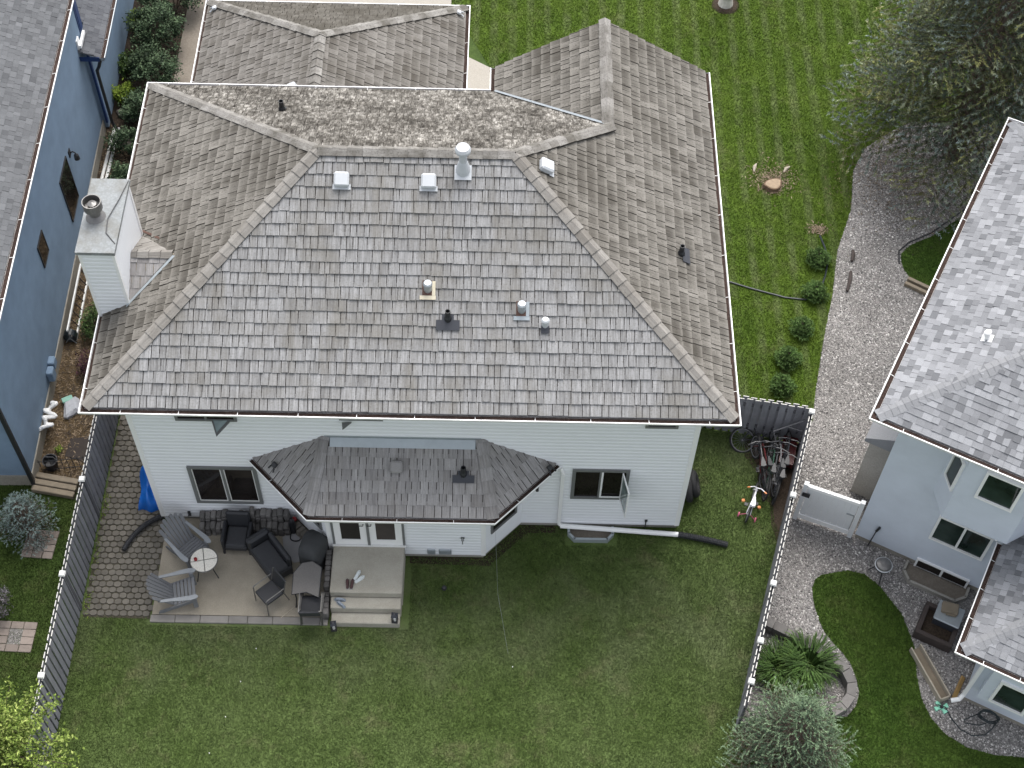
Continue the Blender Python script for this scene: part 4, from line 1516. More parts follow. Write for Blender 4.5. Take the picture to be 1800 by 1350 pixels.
mb.prism([(0, 0), (HX, 0), (HX, HY), (0, HY)], .18, HZ - .2, cap=False)
mb.prism([(3.43, -2.64), (9.2, -2.64), (9.2, -.001), (3.43, -.001)], .18, LZ - .2, cap=False)
mb.build('wall', M['stucco_grey'], rh)
mb = MB()
mb.prism([(.02, .02), (HX - .02, .02), (HX - .02, HY - .02), (.02, HY - .02)], -.02, .185)
mb.prism([(3.45, -2.62), (9.18, -2.62), (9.18, 0), (3.45, 0)], -.02, .183)
mb.build('foundation', M['found_blue'], rh)
mb = MB()                                                   # upper storey bay
mb.prism([(1.10, 0.01), (1.47, -.52), (2.86, -.52), (3.22, 0.01)], 3.05, HZ - .2)
bay = mb.build('upper_bay', M['stucco_grey'], rh)
mb = MB()                                                   # cantilevered lower window box
mb.prism([(3.60, -2.86), (5.4, -2.86), (5.4, -2.63), (3.60, -2.63)], .82, LZ - .205)
mb.build('window_box_wall', M['stucco_grey'], rh)
mb = MB()                                                   # fireplace bump-out with a small sloped roof
mb.prism([(-.50, 1.12), (.01, 1.12), (.01, 2.6), (-.50, 2.6)], .02, 2.45)
bo = mb.build('fireplace_chase', M['found'], rh)
mb = MB()
mb.poly([(-.62, .98, 2.45), (.0, .98, 2.80), (.0, 2.7, 2.80), (-.62, 2.7, 2.45), (-.62, .98, 2.33), (0, .98, 2.33), (0, 2.7, 2.33), (-.62, 2.7, 2.33)],
        [(0, 1, 2, 3), (4, 7, 6, 5), (0, 4, 5, 1), (1, 5, 6, 2), (2, 6, 7, 3), (3, 7, 4, 0)])
mb.build('chase_roof', M['shingle_cap'], bo)
# windows
window(rh, (1.90, -.52, 4.30), (1, 0), .66, .86, .055, ((0, 1),), 'white', 'glass_green', .06)
window(rh, (1.21, -.147, 4.02), (.37, -.53), .34, .95, .05, ((0, 1),), 'white', 'glass_green', .05)
window(rh, (1.52, 0, 1.40), (1, 0), 1.10, .88, .055, ((0, .5), (.5, 1)), 'white', 'glass_green', .06)
window(rh, (1.50, 0, .02), (1, 0), 1.14, .30, .045, ((0, .5), (.5, 1)), 'white', 'glass', .05)
wb = window(rh, (3.88, -2.86, 1.05), (1, 0), .62, .85, .06, ((0, 1),), 'white', 'glass_green', .06)
mb = MB()
mb.lathe([(.02, 0), (.09, .02), (.11, .12), (.07, .22), (.0, .24)], 10, 0, Matrix.Translation((4.2, -2.9, 1.5)), 1, .15)
mb = MB()
mb.box((-.06, -.08, .30), (.02, -.001, LZ))
mb = MB()
mb.box((3.36, -2.72, .35), (3.44, -2.645, LZ - .2))
mb.tube([(3.40, -2.68, .36), (3.36, -2.78, .26), (3.22, -2.86, .20)], .05, 8)
mb.build('downspout', M['white'], rh)
mb = MB()
mb.tube([(2.66, -.30, LZ - .03), (2.76, -.20, LZ + .12), (2.80, -.06, LZ + .30)], .045, 8)
mb.build('gutter_elbow', M['white'], rh)
Mt = on_slope(hw_poly, .85, 1.9)
mb = MB()
mb.box((-.10, -.12, .012), (.10, .10, .02), 0, Mt); mb.box((-.055, -.055, .02), (.055, .055, .20), 0, Mt, .02); mb.box((-.07, -.03, .17), (.07, .09, .22), 0, Mt, .02)
mb.build('roof_vent', M['white'], rh)
Mt = on_slope(lw_poly, 4.05, -1.15)
mb = MB()
mb.box((-.13, -.13, .012), (.13, .13, .05), 0, Mt, .02)
mb.build('roof_vent', M['black_flash'], rh)

# ------------------------------------------------------------ blue stucco house on the left
bh = empty('house', (-3.10, .85, 0), R(1.16), 'blue stucco house with slate grey shingle roof on the left edge', 'house')
bpy.context.view_layer.update()
be, bz, bsl = .36, 5.446, .42
bn = 11.9
b_poly = [(be, -.5, bz), (be, bn, bz), (-8, bn, bz + bsl * (8 + be)), (-8, -.5, bz + bsl * (8 + be))]
wz = 3.0
wing_poly = [(.52, 10.95, wz), (.52, 22, wz), (-5, 22, wz + .42 * 5.52), (-5, bn + .1, wz + .42 * 5.52), (-.02, bn + .1, wz + .42 * .54), (-.02, 10.95, wz + .42 * .54)]
mb = MB(); deck(mb, b_poly)
b_roof = mb.build('roof', M['shingle_cap'], bh)
mb = MB(); deck(mb, wing_poly)
b_low = mb.build('lower_roof', M['shingle_cap'], bh)
tone2 = lambda: rnd.betavariate(2, 2)
def see2(c):
    w = bh.matrix_basis @ c
    d = w - CAM
    z = d.dot(fwd)
    return d.dot(rgt) / z < -.42 or abs(d.dot(upv) / z) > .32
ps = cover(b_poly, 'shingle_blue', b_roof, 'shingle', .145, (.10, .20), (.004, .018), .004, .002, 1.25, tone2, skip=see2)
ps += cover(wing_poly, 'shingle_low', b_low, 'shingle', .145, (.10, .20), (.004, .018), .004, .002, 1.25, tone2, skip=see2)
lay(bh, ps, 'small_shingles', 300)
mb = MB()
mb.prism([(-8, -.49), (be - .01, -.49), (be - .01, bn), (-8, bn)], bz - .2, bz - .04)
mb.build('soffit', M['white'], bh)
gutter([(be, -.5), (be, bn)], bz - .02, bh, brackets=1.1)
gutter([(.52, 10.95), (.52, 22)], wz - .012, bh, white='metal_grey')
mb = MB()
mb.prism([(-8, 0), (0, 0), (0, bn - .1), (-8, bn - .1)], .40, bz - .2, cap=False)
mb.prism([(-5, 11.3), (.12, 11.3), (.12, 22), (-5, 22)], .1, wz - .05, cap=False)
mb.build('wall', M['stucco_blue'], bh)
mb = MB()
mb.prism([(-8, .001), (.03, -.03), (.03, 11.28), (-8, 11.28)], -.02, .405)
mb.build('foundation', M['found_blue'], bh)
mb = MB()
mb.box((.08, 11.27, .3), (.135, 11.36, wz - .1)); mb.box((-.02, 10.93, wz - .12), (.50, 10.949, wz + .02))
mb.build('wing_trim', M['stucco_blue_trim'], bh)
mb = MB()
mb.box((-.08, 11.5, wz + .35), (.02, 11.55, bz - .2)); mb.box((.005, 11.6, wz + .3), (.02, 11.8, bz - .2))
mb.build('corner_board', M['stucco_blue_trim'], bh)
mb = MB()
mb.box((-.045, -.08, .10), (.045, -.005, bz - .25)); mb.tube([(0, -.04, .14), (.05, -.08, .06), (.25, -.10, .04)], .05, 8)
mb.build('downspout', M['black'], bh)
mb = MB()
mb.tube([(.50, 10.98, wz - .12), (.42, 11.0, wz - .35), (.30, 11.1, wz - .6), (.28, 11.18, .45), (.40, 11.1, .12)], .045, 8)
mb.build('downspout', M['black'], bh)
mb = MB()
mb.box((.04, 11.02, wz + .24), (.10, 11.6, wz + .34)); mb.box((-.02, 11.0, wz + .2), (.039, 11.2, wz + .5))
mb.build('downspout_run', M['white'], bh)
window(bh, (.0, 7.08, 1.10), (0, 1), .84, 1.42, .03, ((0, 1),), 'black', 'glass', .03)
window(bh, (.0, 4.60, 2.34), (0, 1), .50, .68, .03, ((0, 1),), 'black', 'glass', .03)
mb = MB()
mb.tube([(0, 8.27, 2.30), (.10, 8.27, 2.36), (.16, 8.27, 2.30)], .018, 6); mb.lathe([(.03, 0), (.075, .02), (.06, .16), (.02, .2)], 8, 0, Matrix.Translation((.16, 8.27, 2.08)))
mb.box((.001, 8.2, 2.2), (.02, 8.34, 2.42))
mb.build('wall_lamp', M['black'], bh)
for (y_, z_, s_) in ((2.55, .66, .16), (2.82, .74, .12)):
    mb = MB()
    mb.box((.001, y_, z_ - s_), (.16, y_ + .24, z_ + s_), bev=.02)
    mb.build('meter_box', M['stucco_blue'], bh)

# ------------------------------------------------------------ fences, gate
def fence(A, B, h, label, posts, front_dark='fence', bw=.14, pitch=.195, z0=.04):
    """shadow-box fence: boards alternate on both faces of the rails. posts: distances along it"""
    A, B = Vector((A[0], A[1], 0)), Vector((B[0], B[1], 0))
    L = (B - A).length
    ang = math.atan2(B.y - A.y, B.x - A.x)
    f = empty('fence', A, ang, label, 'fence')
    for z in (.35, h - .32):
        mb = MB()
        mb.box((0, -.019, z), (L, .019, z + .09))
        mb.build('rail', M['fence_dark'], f)
    x = 0.0
    i = 0
    while x < L - .02:
        y0, y1 = ((-.040, -.0195), (.0195, .040))[i % 2]
        hh = h + rnd.uniform(-.015, .015)
        jx = rnd.uniform(-.006, .006)
        mb = MB()
        x1 = x + jx + bw
        mb.box((x + jx, y0, z0), (x1, y1, hh))
        mb.m = [0, 1, 0, 0, 0, 0]
        mb.a = [rnd.random()] * 6
        mb.build('board', [M[front_dark], M['fence_end']], f)
        x += pitch / 2
        i += 1
    for s in posts:
        mb = MB()
        mb.box((s - .045, -.0455, 0), (s + .045, .0455, h + .03))
        p = mb.build('post', M['fence_dark'], f)
        mb = MB()
        mb.prism([(s - .07, -.07), (s + .07, -.07), (s + .07, .07), (s - .07, .07)], h + .031, h + .07, 0, True, .25)
        mb.build('cap', M['white_dirty'], p)
    return f


fence((-1.49, 2.95), (-1.53, -6.2), 1.66, 'long charcoal board fence with pale board tops along the left side of the yard', (2.93, 5.25, 7.55))
fence((11.86, 2.90), (14.82, 2.42), 1.50, 'short charcoal fence panel between the white house corner and the bikes', (.06,))
fence((14.88, 2.34), (12.80, -4.85), 1.50, 'long charcoal fence with white post caps beside the gravel on the right', (.06, 2.38, 4.66, 6.05, 7.0))

# white vinyl gate beside the grey house
ga, gb = Vector((14.50, .36, 0)), Vector((15.80, -.14, 0))
gl = (gb - ga).length
gate = empty('gate', ga, math.atan2(gb.y - ga.y, gb.x - ga.x), 'white vinyl privacy gate between the charcoal fence and the grey house', 'gate')
GH = 1.50
for s in (0.0, gl - .1):
    mb = MB(); mb.box((s, -.05, 0), (s + .1, .05, GH + .06)); mb.build('post', M['vinyl'], gate)
for z, hh in ((.10, .16), (GH - .10, .10)):
    mb = MB(); mb.box((.105, -.035, z), (gl - .105, .035, z + hh)); mb.build('rail', M['white'], gate)
nbd = 8
bwid = (gl - .22) / nbd
for i in range(nbd):
    mb = MB()
    mb.box((.11 + i * bwid + .001, -.015, .261), (.11 + (i + 1) * bwid - .001, .015, GH - .101), bev=.004)
    mb.build('board', M['vinyl'], gate)
mb = MB()
mb.box((.03, -.075, 1.10), (.20, -.0505, 1.24)); mb.tube([(.1, -.07, 1.17), (.02, -.10, 1.17)], .012, 6)
mb.build('latch', M['black'], gate)
mb = MB()
mb.box((gl - .30, -.028, .9), (gl - .12, -.0155, .95)); mb.box((gl - .13, -.028, .3), (gl - .112, -.0157, .899))
mb.build('handle', M['metal_grey'], gate)

# ------------------------------------------------------------ steps and stone work by the patio
steps = empty('back_steps', (4.86, -1.7, 0), 0, 'pale concrete back steps with wide landing under the french doors', 'steps')
def stp(x0, y0, x1, y1, z0, z1):
    mb = MB()
    mb.box((x0 - 4.86, y0 + 1.7, z0), (x1 - 4.86, y1 + 1.7, z1), bev=.018)
    return mb
stp(4.02, -2.08, 5.60, -.912, -.01, .60).build('landing', M['step'], steps)
stp(4.04, -2.36, 5.58, -2.082, -.01, .40).build('tread', M['step'], steps)
stp(4.06, -2.62, 5.56, -2.362, -.01, .20).build('tread', M['step'], steps)


def stone_row(name, label, A, B, depth, rows, cols_w, hmin, hmax, mat, hfun=None):
    A, B = Vector(A), Vector(B)
    L = (B - A).length
    w = empty(name, (A.x, A.y, .05), math.atan2(B.y - A.y, B.x - A.x), label, 'stone stack')
    x = 0
    while x < L - .05:
        cw = rnd.uniform(*cols_w)
        for r_ in range(rows):
            y0 = -depth * (r_ + 1) / rows
            y1 = -depth * r_ / rows
            top = rnd.uniform(hmin, hmax) if hfun is None else hfun(x / L, r_)
            z = 0
            while z < top:
                hh = rnd.uniform(.08, .11)
                mb = MB()
                j = rnd.uniform(-.014, .014)
                Mt = Matrix.Translation((x + cw / 2 + j * .5, (y0 + y1) / 2 + j, z)) @ Matrix.Rotation(rnd.uniform(-.10, .10), 4, 'Z') @ Matrix.Rotation(rnd.uniform(-.05, .05), 4, 'X')
                mb.box((-cw / 2 + .004, (y0 - y1) / 2 + .006, 0), (cw / 2 - .004, (y1 - y0) / 2 - .006, hh - .004), 0, Mt, .02)
                mb.a = [rnd.random()] * len(mb.f)
                mb.build('stone', M[mat], w)
                z += hh
        x += cw
    return w


stone_row('stone_wall', 'low stack of grey landscaping stones against the wall under the left window', (.92, -.05), (2.98, -.02), .40, 2, (.105, .15), .2, .4, 'stone',
          lambda s, r_: (.44 if s < .55 else .52) * (1 if r_ == 0 else .62) + rnd.uniform(-.07, .1))
stone_row('stone_wall', 'tan stones stacked along the angled bay wall beside the black hose', (3.12, -.10), (3.92, -.90), .22, 1, (.12, .16), .1, .28, 'stone_warm')
stone_row('stone_wall', 'narrow row of grey stones stacked along the left side of the concrete steps', (3.86, -1.0), (3.86 - .001, -2.42), .01, 1, (.13, .17), .3, .42, 'stone') if False else None
sw = empty('stone_wall', (3.93, -1.0, .05), 0, 'narrow row of grey stones stacked along the left side of the concrete steps', 'stone stack')
y = 0.0
while y > -1.42:
    d = rnd.uniform(.12, .16)
    z = 0
    top = .46 if y > -.9 else .30
    while z < top - .02:
        mb = MB()
        mb.box((-.065 + rnd.uniform(-.008, .008), y - d + .008, z), (.065, y, z + .098), bev=.02)
        mb.a = [rnd.random()] * len(mb.f)
        mb.build('stone', M['stone'], sw)
        z += .1
    y -= d

# ------------------------------------------------------------ furniture
def adirondack(loc, rz, label):
    t = empty('adirondack_chair', loc, rz, label, 'chair')       # faces +x
    # seat slats run across (y); seat slopes back
    for i in range(6):
        x = .36 - i * .085
        z = .37 - i * .030
        mb = MB()
        Mt = Matrix.Translation((x, 0, z)) @ Matrix.Rotation(R(-19), 4, 'Y')
        mb.box((-.036, -.27, 0), (.036, .27, .02), 0, Mt, .006)
        mb.build('seat_slat', M['adir'], t)
    for i in range(7):                                            # fanned back slats
        o_ = i - 3
        y0, y1 = o_ * .072, o_ * .098
        hgt = .86 - .018 * o_ * o_
        b0 = Vector((-.10, y0, .20))
        b1 = b0 + Vector((-math.sin(R(33)) * hgt, y1 - y0, math.cos(R(33)) * hgt))
        ax = (b1 - b0).normalized()
        sd_ = Vector((0, 1, 0)); sd_ = (sd_ - ax * sd_.dot(ax)).normalized()
        nn = ax.cross(sd_)
        Mt = Matrix(((sd_.x, ax.x, nn.x, b0.x), (sd_.y, ax.y, nn.y, b0.y), (sd_.z, ax.z, nn.z, b0.z), (0, 0, 0, 1)))
        Ls = (b1 - b0).length
        mb = MB()
        w0, w1 = .030, .041
        out = [(-w0, 0), (w0, 0), (w1, Ls - .03), (w1 * .5, Ls), (-w1 * .5, Ls), (-w1, Ls - .03)]
        vs = [tuple(Mt @ Vector((p[0], p[1], 0))) for p in out] + [tuple(Mt @ Vector((p[0], p[1], .018))) for p in out]
        k = len(out)
        mb.poly(vs, [tuple(range(k)), tuple(range(2 * k - 1, k - 1, -1))] + [(q, k + q, k + (q + 1) % k, (q + 1) % k) for q in range(k)])
        mb.build('back_slat', M['adir'], t)
    for s in (-1, 1):
        mb = MB()                                                 # wide curved arm
        c = [(.42, .33, .075), (.30, .345, .085), (.12, .335, .072), (-.10, .315, .055), (-.36, .30, .045)]
        up_, dn_ = [], []
        for (x, y_, w) in c:
            up_.append((x, s * (y_ + w * .55), .56)); dn_.append((x, s * (y_ - w * .75), .56))
        front = [(.465, s * .33, .56)]
        loop = dn_[::-1] + front + up_
        if s < 0: loop = loop[::-1]
        k = len(loop)
        mb.poly([(p[0], p[1], .575) for p in loop] + [(p[0], p[1], .55) for p in loop], [tuple(range(k)), tuple(range(2 * k - 1, k - 1, -1))] + [(q, k + q, k + (q + 1) % k, (q + 1) % k) for q in range(k)])
        mb.build('arm', M['adir_arm'], t)
        mb = MB(); mb.box((.30, s * .30 - .045 * (s > 0) - .0 * 1, 0), (.39, s * .30 + .045 * (s < 0), .549)); mb.build('front_leg', M['adir'], t)
        mb = MB()                                                 # side stringer runs back to the ground
        y0, y1 = sorted((s * .275, s * .298))
        mb.poly([(.40, y0, .28), (.40, y0, .38), (-.45, y0, .09), (-.48, y0, 0), (-.38, y0, 0), (.40, y1, .28), (.40, y1, .38), (-.45, y1, .09), (-.48, y1, 0), (-.38, y1, 0)],
                [(0, 1, 2, 3, 4), (9, 8, 7, 6, 5), (0, 5, 6, 1), (1, 6, 7, 2), (2, 7, 8, 3), (3, 8, 9, 4), (4, 9, 5, 0)])
        mb.build('stringer', M['adir'], t)
    mb = MB(); mb.box((-.41, -.30, .53), (-.37, .30, .549)); mb.build('back_brace', M['adir'], t)
    return t


adirondack((.72, -.86, .05), R(-42), 'grey slatted adirondack chair by the house corner, behind the white round table')
adirondack((.66, -2.02, .05), R(12), 'grey slatted adirondack chair at the front left corner of the patio')

tb = empty('round_table', (1.18, -1.33, .05), R(12), 'small round patio table with white mosaic top in four quarters', 'table')
for q in range(4):
    mb = MB()
    a0 = q * math.pi / 2
    pts = [(0.010 * math.cos(a0 + math.pi / 4) * 1.5, .010 * math.sin(a0 + math.pi / 4) * 1.5)]
    for j in range(11):
        a = a0 + .035 + (math.pi / 2 - .07) * j / 10
        pts.append((.295 * math.cos(a), .295 * math.sin(a)))
    mb.prism(pts, .50, .515)
    mb.build('tabletop_quarter', M['table_white'], tb)
mb = MB()
mb.tube([(.30 * math.cos(2 * math.pi * j / 28), .30 * math.sin(2 * math.pi * j / 28), .505) for j in range(28)], .014, 6, closed=True)
mb.lathe([(.285, .485), (.285, .499)], 24)
mb.build('rim', M['flue'], tb)
for q in range(4):
    a = q * math.pi / 2 + .785
    mb = MB()
    mb.tube([(.22 * math.cos(a), .22 * math.sin(a), .49), (.24 * math.cos(a), .24 * math.sin(a), .25), (.33 * math.cos(a), .33 * math.sin(a), 0)], .011, 6)
    mb.build('leg', M['black'], tb)
o = MB(); o.lathe([(.036, 0), (.040, .01), (.038, .05), (.028, .055), (.026, .02), (.0, .018)], 14)
o = o.build('candle_cup', M['red']); o.location = (1.0, -1.33, .566)
tag(o, 'small red candle cup on the white round table', 'candle cup')


def wicker_chair(loc, rz, label):
    t = empty('wicker_armchair', loc, rz, label, 'chair')          # faces +x
    mb = MB(); mb.box((-.26, -.25, .20), (.30, .25, .34), bev=.03); mb.build('seat', M['wicker'], t)
    mb = MB(); mb.box((-.22, -.235, .341), (.295, .235, .42), bev=.04); mb.build('cushion', M['wicker2'], t)
    mb = MB(); mb.box((-.06, -.27, 0), (.05, .27, .50), 0, Matrix.Translation((-.27, 0, .32)) @ Matrix.Rotation(R(-10), 4, 'Y'), .04); mb.build('backrest', M['wicker'], t)
    for s in (-1, 1):
        mb = MB()
        y0, y1 = sorted((s * .255, s * .325))
        mb.box((-.28, y0, .10), (.28, y1, .58), bev=.03); mb.build('arm', M['wicker'], t)
        for x in (-.24, .27):
            mb = MB(); mb.box((x - .022, s * .29 - .022, 0), (x + .022, s * .29 + .022, .12)); mb.build('leg', M['wicker'], t)
    return t


wicker_chair((1.82, -.62, .05), R(-92), 'black wicker armchair facing the lawn in front of the stacked stones')

ls = empty('wicker_lounge', (2.60, -1.12, .05), R(-52), 'long black wicker lounge seat set diagonally on the patio', 'seat')   # long axis +x, head at -x
mb = MB(); mb.box((-.52, -.27, .10), (.52, .27, .36), bev=.03); mb.build('seat', M['wicker'], ls)
mb = MB(); mb.box((-.36, -.25, .361), (.51, .19, .44), bev=.03); mb.build('cushion', M['wicker2'], ls)
mb = MB(); mb.box((-.56, -.28, .30), (-.38, .28, .66), 0, None, .05); mb.build('head_arm', M['wicker'], ls)
mb = MB(); mb.box((-.37, .195, .30), (.50, .30, .70), 0, None, .05); mb.build('backrest', M['wicker'], ls)
for (x, y_) in ((-.48, -.22), (.48, -.22), (-.48, .24), (.48, .24)):
    mb = MB(); mb.box((x - .02, y_ - .02, 0), (x + .02, y_ + .02, .12)); mb.build('leg', M['black'], ls)

def side_chair(loc, rz, label, h=.45, z0=0.0, shade='wicker', bh=.40):
    t = empty('patio_chair', loc, rz, label, 'chair')              # faces +x
    mb = MB(); mb.box((-.22, -.22, h - .05), (.24, .22, h), bev=.015); mb.build('seat', M[shade], t)
    mb = MB(); mb.box((-.025, -.22, 0), (.015, .22, bh), 0, Matrix.Translation((-.23, 0, h + .02)) @ Matrix.Rotation(R(-14), 4, 'Y'), .012); mb.build('backrest', M[shade], t)
    for s in (-1, 1):
        mb = MB(); mb.tube([(.26, s * .24, 0), (.24, s * .24, h + .18), (.20, s * .24, h + .20), (-.24, s * .24, h + .20)], .013, 6); mb.build('front_leg', M['flue'], t)
        mb = MB(); mb.tube([(-.30, s * .225, 0), (-.22, s * .225, h), (-.22 - bh * .25, s * .225, h + bh + .02)], .013, 6); mb.build('rear_leg', M['flue'], t)
    return t


side_chair((2.70, -2.05, .05), R(222), 'single black patio chair standing in front of the lounge seat')

gt = empty('patio_table', (3.52, -1.72, .05), 0, 'patio table with pebbled grey brown angular top beside the concrete steps', 'table')
top = [(-.29, -.50), (.02, -.44), (.29, -.56), (.30, .16), (.09, .31), (-.14, .26), (-.30, .02)]
mb = MB(); mb.prism(top, .68, .70); mb.build('tabletop', M['tabletop'], gt)
mb = MB(); mb.tube([(p[0] * 1.01, p[1] * 1.01, .69) for p in top], .014, 6, closed=True); mb.build('rim', M['black'], gt)
for (x, y_) in ((-.24, -.42), (.24, -.46), (.2, .16), (-.2, .1)):
    mb = MB(); mb.tube([(x, y_, .68), (x * .95, y_ * .98 - .02, .35), (x * 1.12, y_ * 1.12, 0)], .016, 6); mb.build('leg', M['black'], gt)

for i in range(3):
    side_chair((3.66 - .01 * i, -2.30 - .05 * i, .05 + .08 * i), R(88 + 2 * i), ('bottom', 'middle', 'top')[i] + ' one of the stacked black patio chairs at the lawn edge by the steps', .34, shade='wicker2', bh=.34)

bb = empty('covered_grill', (3.58, -1.05, .05), R(-20), 'grill under a dark charcoal cloth cover beside the bay wall', 'grill')
rows_ = []
mb = MB()
for (z, sx, sy) in ((.05, .27, .33), (.35, .275, .335), (.70, .27, .33), (.90, .24, .30), (.98, .16, .22), (1.0, .04, .06)):
    rows_.append([((sx * (1 + .05 * math.sin(5 * a + z * 7))) * math.copysign(abs(math.cos(a)) ** .55, math.cos(a)), (sy * (1 + .05 * math.cos(4 * a + z * 5))) * math.copysign(abs(math.sin(a)) ** .55, math.sin(a)), z)
                  for a in [2 * math.pi * j / 24 for j in range(24)]])
vs = [p for r_ in rows_ for p in r_]
fs = [(i * 24 + j, i * 24 + (j + 1) % 24, (i + 1) * 24 + (j + 1) % 24, (i + 1) * 24 + j) for i in range(len(rows_) - 1) for j in range(24)] + [tuple((len(rows_) - 1) * 24 + j for j in range(24))]
mb.poly(vs, fs)
mb.build('cover', M['cover'], bb, smooth=True)
for (x, y_) in ((-.2, -.25), (.2, -.25), (.2, .25), (-.2, .25)):
    mb = MB(); mb.tube([(x, y_, 0), (x, y_, .3)], .02, 6); mb.build('leg', M['black'], bb)

mb = MB()
pts = [(2.78, -.45), (2.86, -.86), (3.10, -1.10), (3.28, -1.05), (3.30, -.82), (3.40, -.62), (3.36, -.44), (3.18, -.36), (2.98, -.32)]
mb.prism(pts, .052, .064)
tag(mb.build('floor_mat', M['mat_grey']), 'pale grey cloth mat on the patio under the black hoop', 'mat')
mb = MB()
mb.tube([(3.09 + .13 * math.cos(a) * (1 + .1 * math.sin(2 * a)), -.42 + .15 * math.sin(a), .085 + .02 * math.sin(3 * a)) for a in [2 * math.pi * j / 24 for j in range(24)]], .014, 6, closed=True)
tag(mb.build('rubber_hoop', M['rubber']), 'thin black rubber hoop lying on the grey mat', 'hoop')
mb = MB()
mb.lathe([(.05, 0), (.055, .05), (.045, .09), (.02, .10), (.02, .14)], 10)
o = mb.build('bottle', M['red']); o.location = (3.05, -.14, .30); tag(o, 'small red bottle standing on stones beside the bay eave', 'bottle')
mb = MB(); mb.lathe([(.07, 0), (.08, .3), (.06, .5), (.03, .55)], 10)
o = mb.build('bin', M['black']); o.location = (3.02, -.30, .05); tag(o, 'black upright bin between the grey and the tan stones', 'bin')
mb = MB()
mb.tube([(2.94, -2.46, .06), (3.30, -2.10, .06)], .012, 6)
tag(mb.build('broom_stick', M['wood_pale']), 'pale stick lying on the patio beside the black chair', 'stick')


# ------------------------------------------------------------ footwear, lanterns on the steps
def shoe(loc, rz, mat, label, grp, sole='rubber', open_=False):
    t = empty('shoe', loc, rz, label, 'shoe', grp)
    out = [(-.12, -.030), (-.06, -.036), (.04, -.042), (.10, -.036), (.135, 0), (.10, .036), (.04, .040), (-.06, .034), (-.12, .030), (-.135, 0)]
    mb = MB(); mb.prism(out, 0, .022); mb.build('sole', M[sole], t)
    mb = MB()
    if open_:
        mb.prism([(x * .5 + .03, y_) for x, y_ in out], .0225, .06, 0, True, .35)
    else:
        mb.prism([(x * .97, y_ * .95) for x, y_ in out], .0225, .075, 0, True, .35)
    mb.build('upper', M[mat], t)


M['sandal'] = plain('pale_sandal', (.62, .66, .66), .6, .1, 10)
M['sneaker'] = plain('dark_red_sneaker', (.06, .026, .026), .6, .2, 20)
M['slip'] = plain('grey_slip_on', (.21, .24, .28), .7, .2, 14)
for i, (x, y_, rz) in enumerate(((4.60, -1.66, 65), (4.66, -1.76, 40))):
    shoe((x, y_, .60), R(rz), 'sandal', ('upper', 'lower')[i] + ' pale sandal of the pair on the concrete landing', 'pale sandals', 'sandal', True)
for i, (x, y_) in enumerate(((4.40, -1.88), (4.50, -1.88))):
    shoe((x, y_, .60), R(95 - 10 * i), 'sneaker', ('left', 'right') [i] + ' dark red and grey sneaker of the pair on the landing', 'dark sneakers', 'metal_grey')
for i, (x, y_, rz) in enumerate(((4.24, -2.17, 175), (4.27, -2.28, 140))):
    shoe((x, y_, .40), R(rz), 'slip', ('upper', 'lower')[i] + ' grey blue slip-on shoe on the middle step', 'grey slip-ons', 'slip')


def lantern(loc, rz, label):
    t = empty('lantern', loc, rz, label, 'lantern', 'lanterns at the foot of the steps')
    mb = MB(); mb.box((-.065, -.065, 0), (.065, .065, .03)); mb.build('base', M['black'], t)
    for (x, y_) in ((-.055, -.055), (.055, -.055), (.055, .055), (-.055, .055)):
        mb = MB(); mb.box((x - .008, y_ - .008, .03), (x + .008, y_ + .008, .28)); mb.build('upright', M['black'], t)
    mb = MB(); mb.prism([(-.07, -.07), (.07, -.07), (.07, .07), (-.07, .07)], .281, .33, 0, True, .6); mb.build('roof', M['black_flash'], t)
    mb = MB(); mb.tube([(-.03, 0, .33), (-.025, 0, .38), (.025, 0, .38), (.03, 0, .33)], .005, 5); mb.build('handle', M['black'], t)
    mb = MB(); mb.lathe([(.028, .031), (.028, .14), (.0, .145)], 10); mb.build('candle', M['white_dirty'], t)


lantern((4.12, -2.68, .0), R(8), 'black candle lantern on the grass at the left foot of the steps')
lantern((5.46, -2.55, .20), R(-6), 'black candle lantern on the right end of the lowest step')

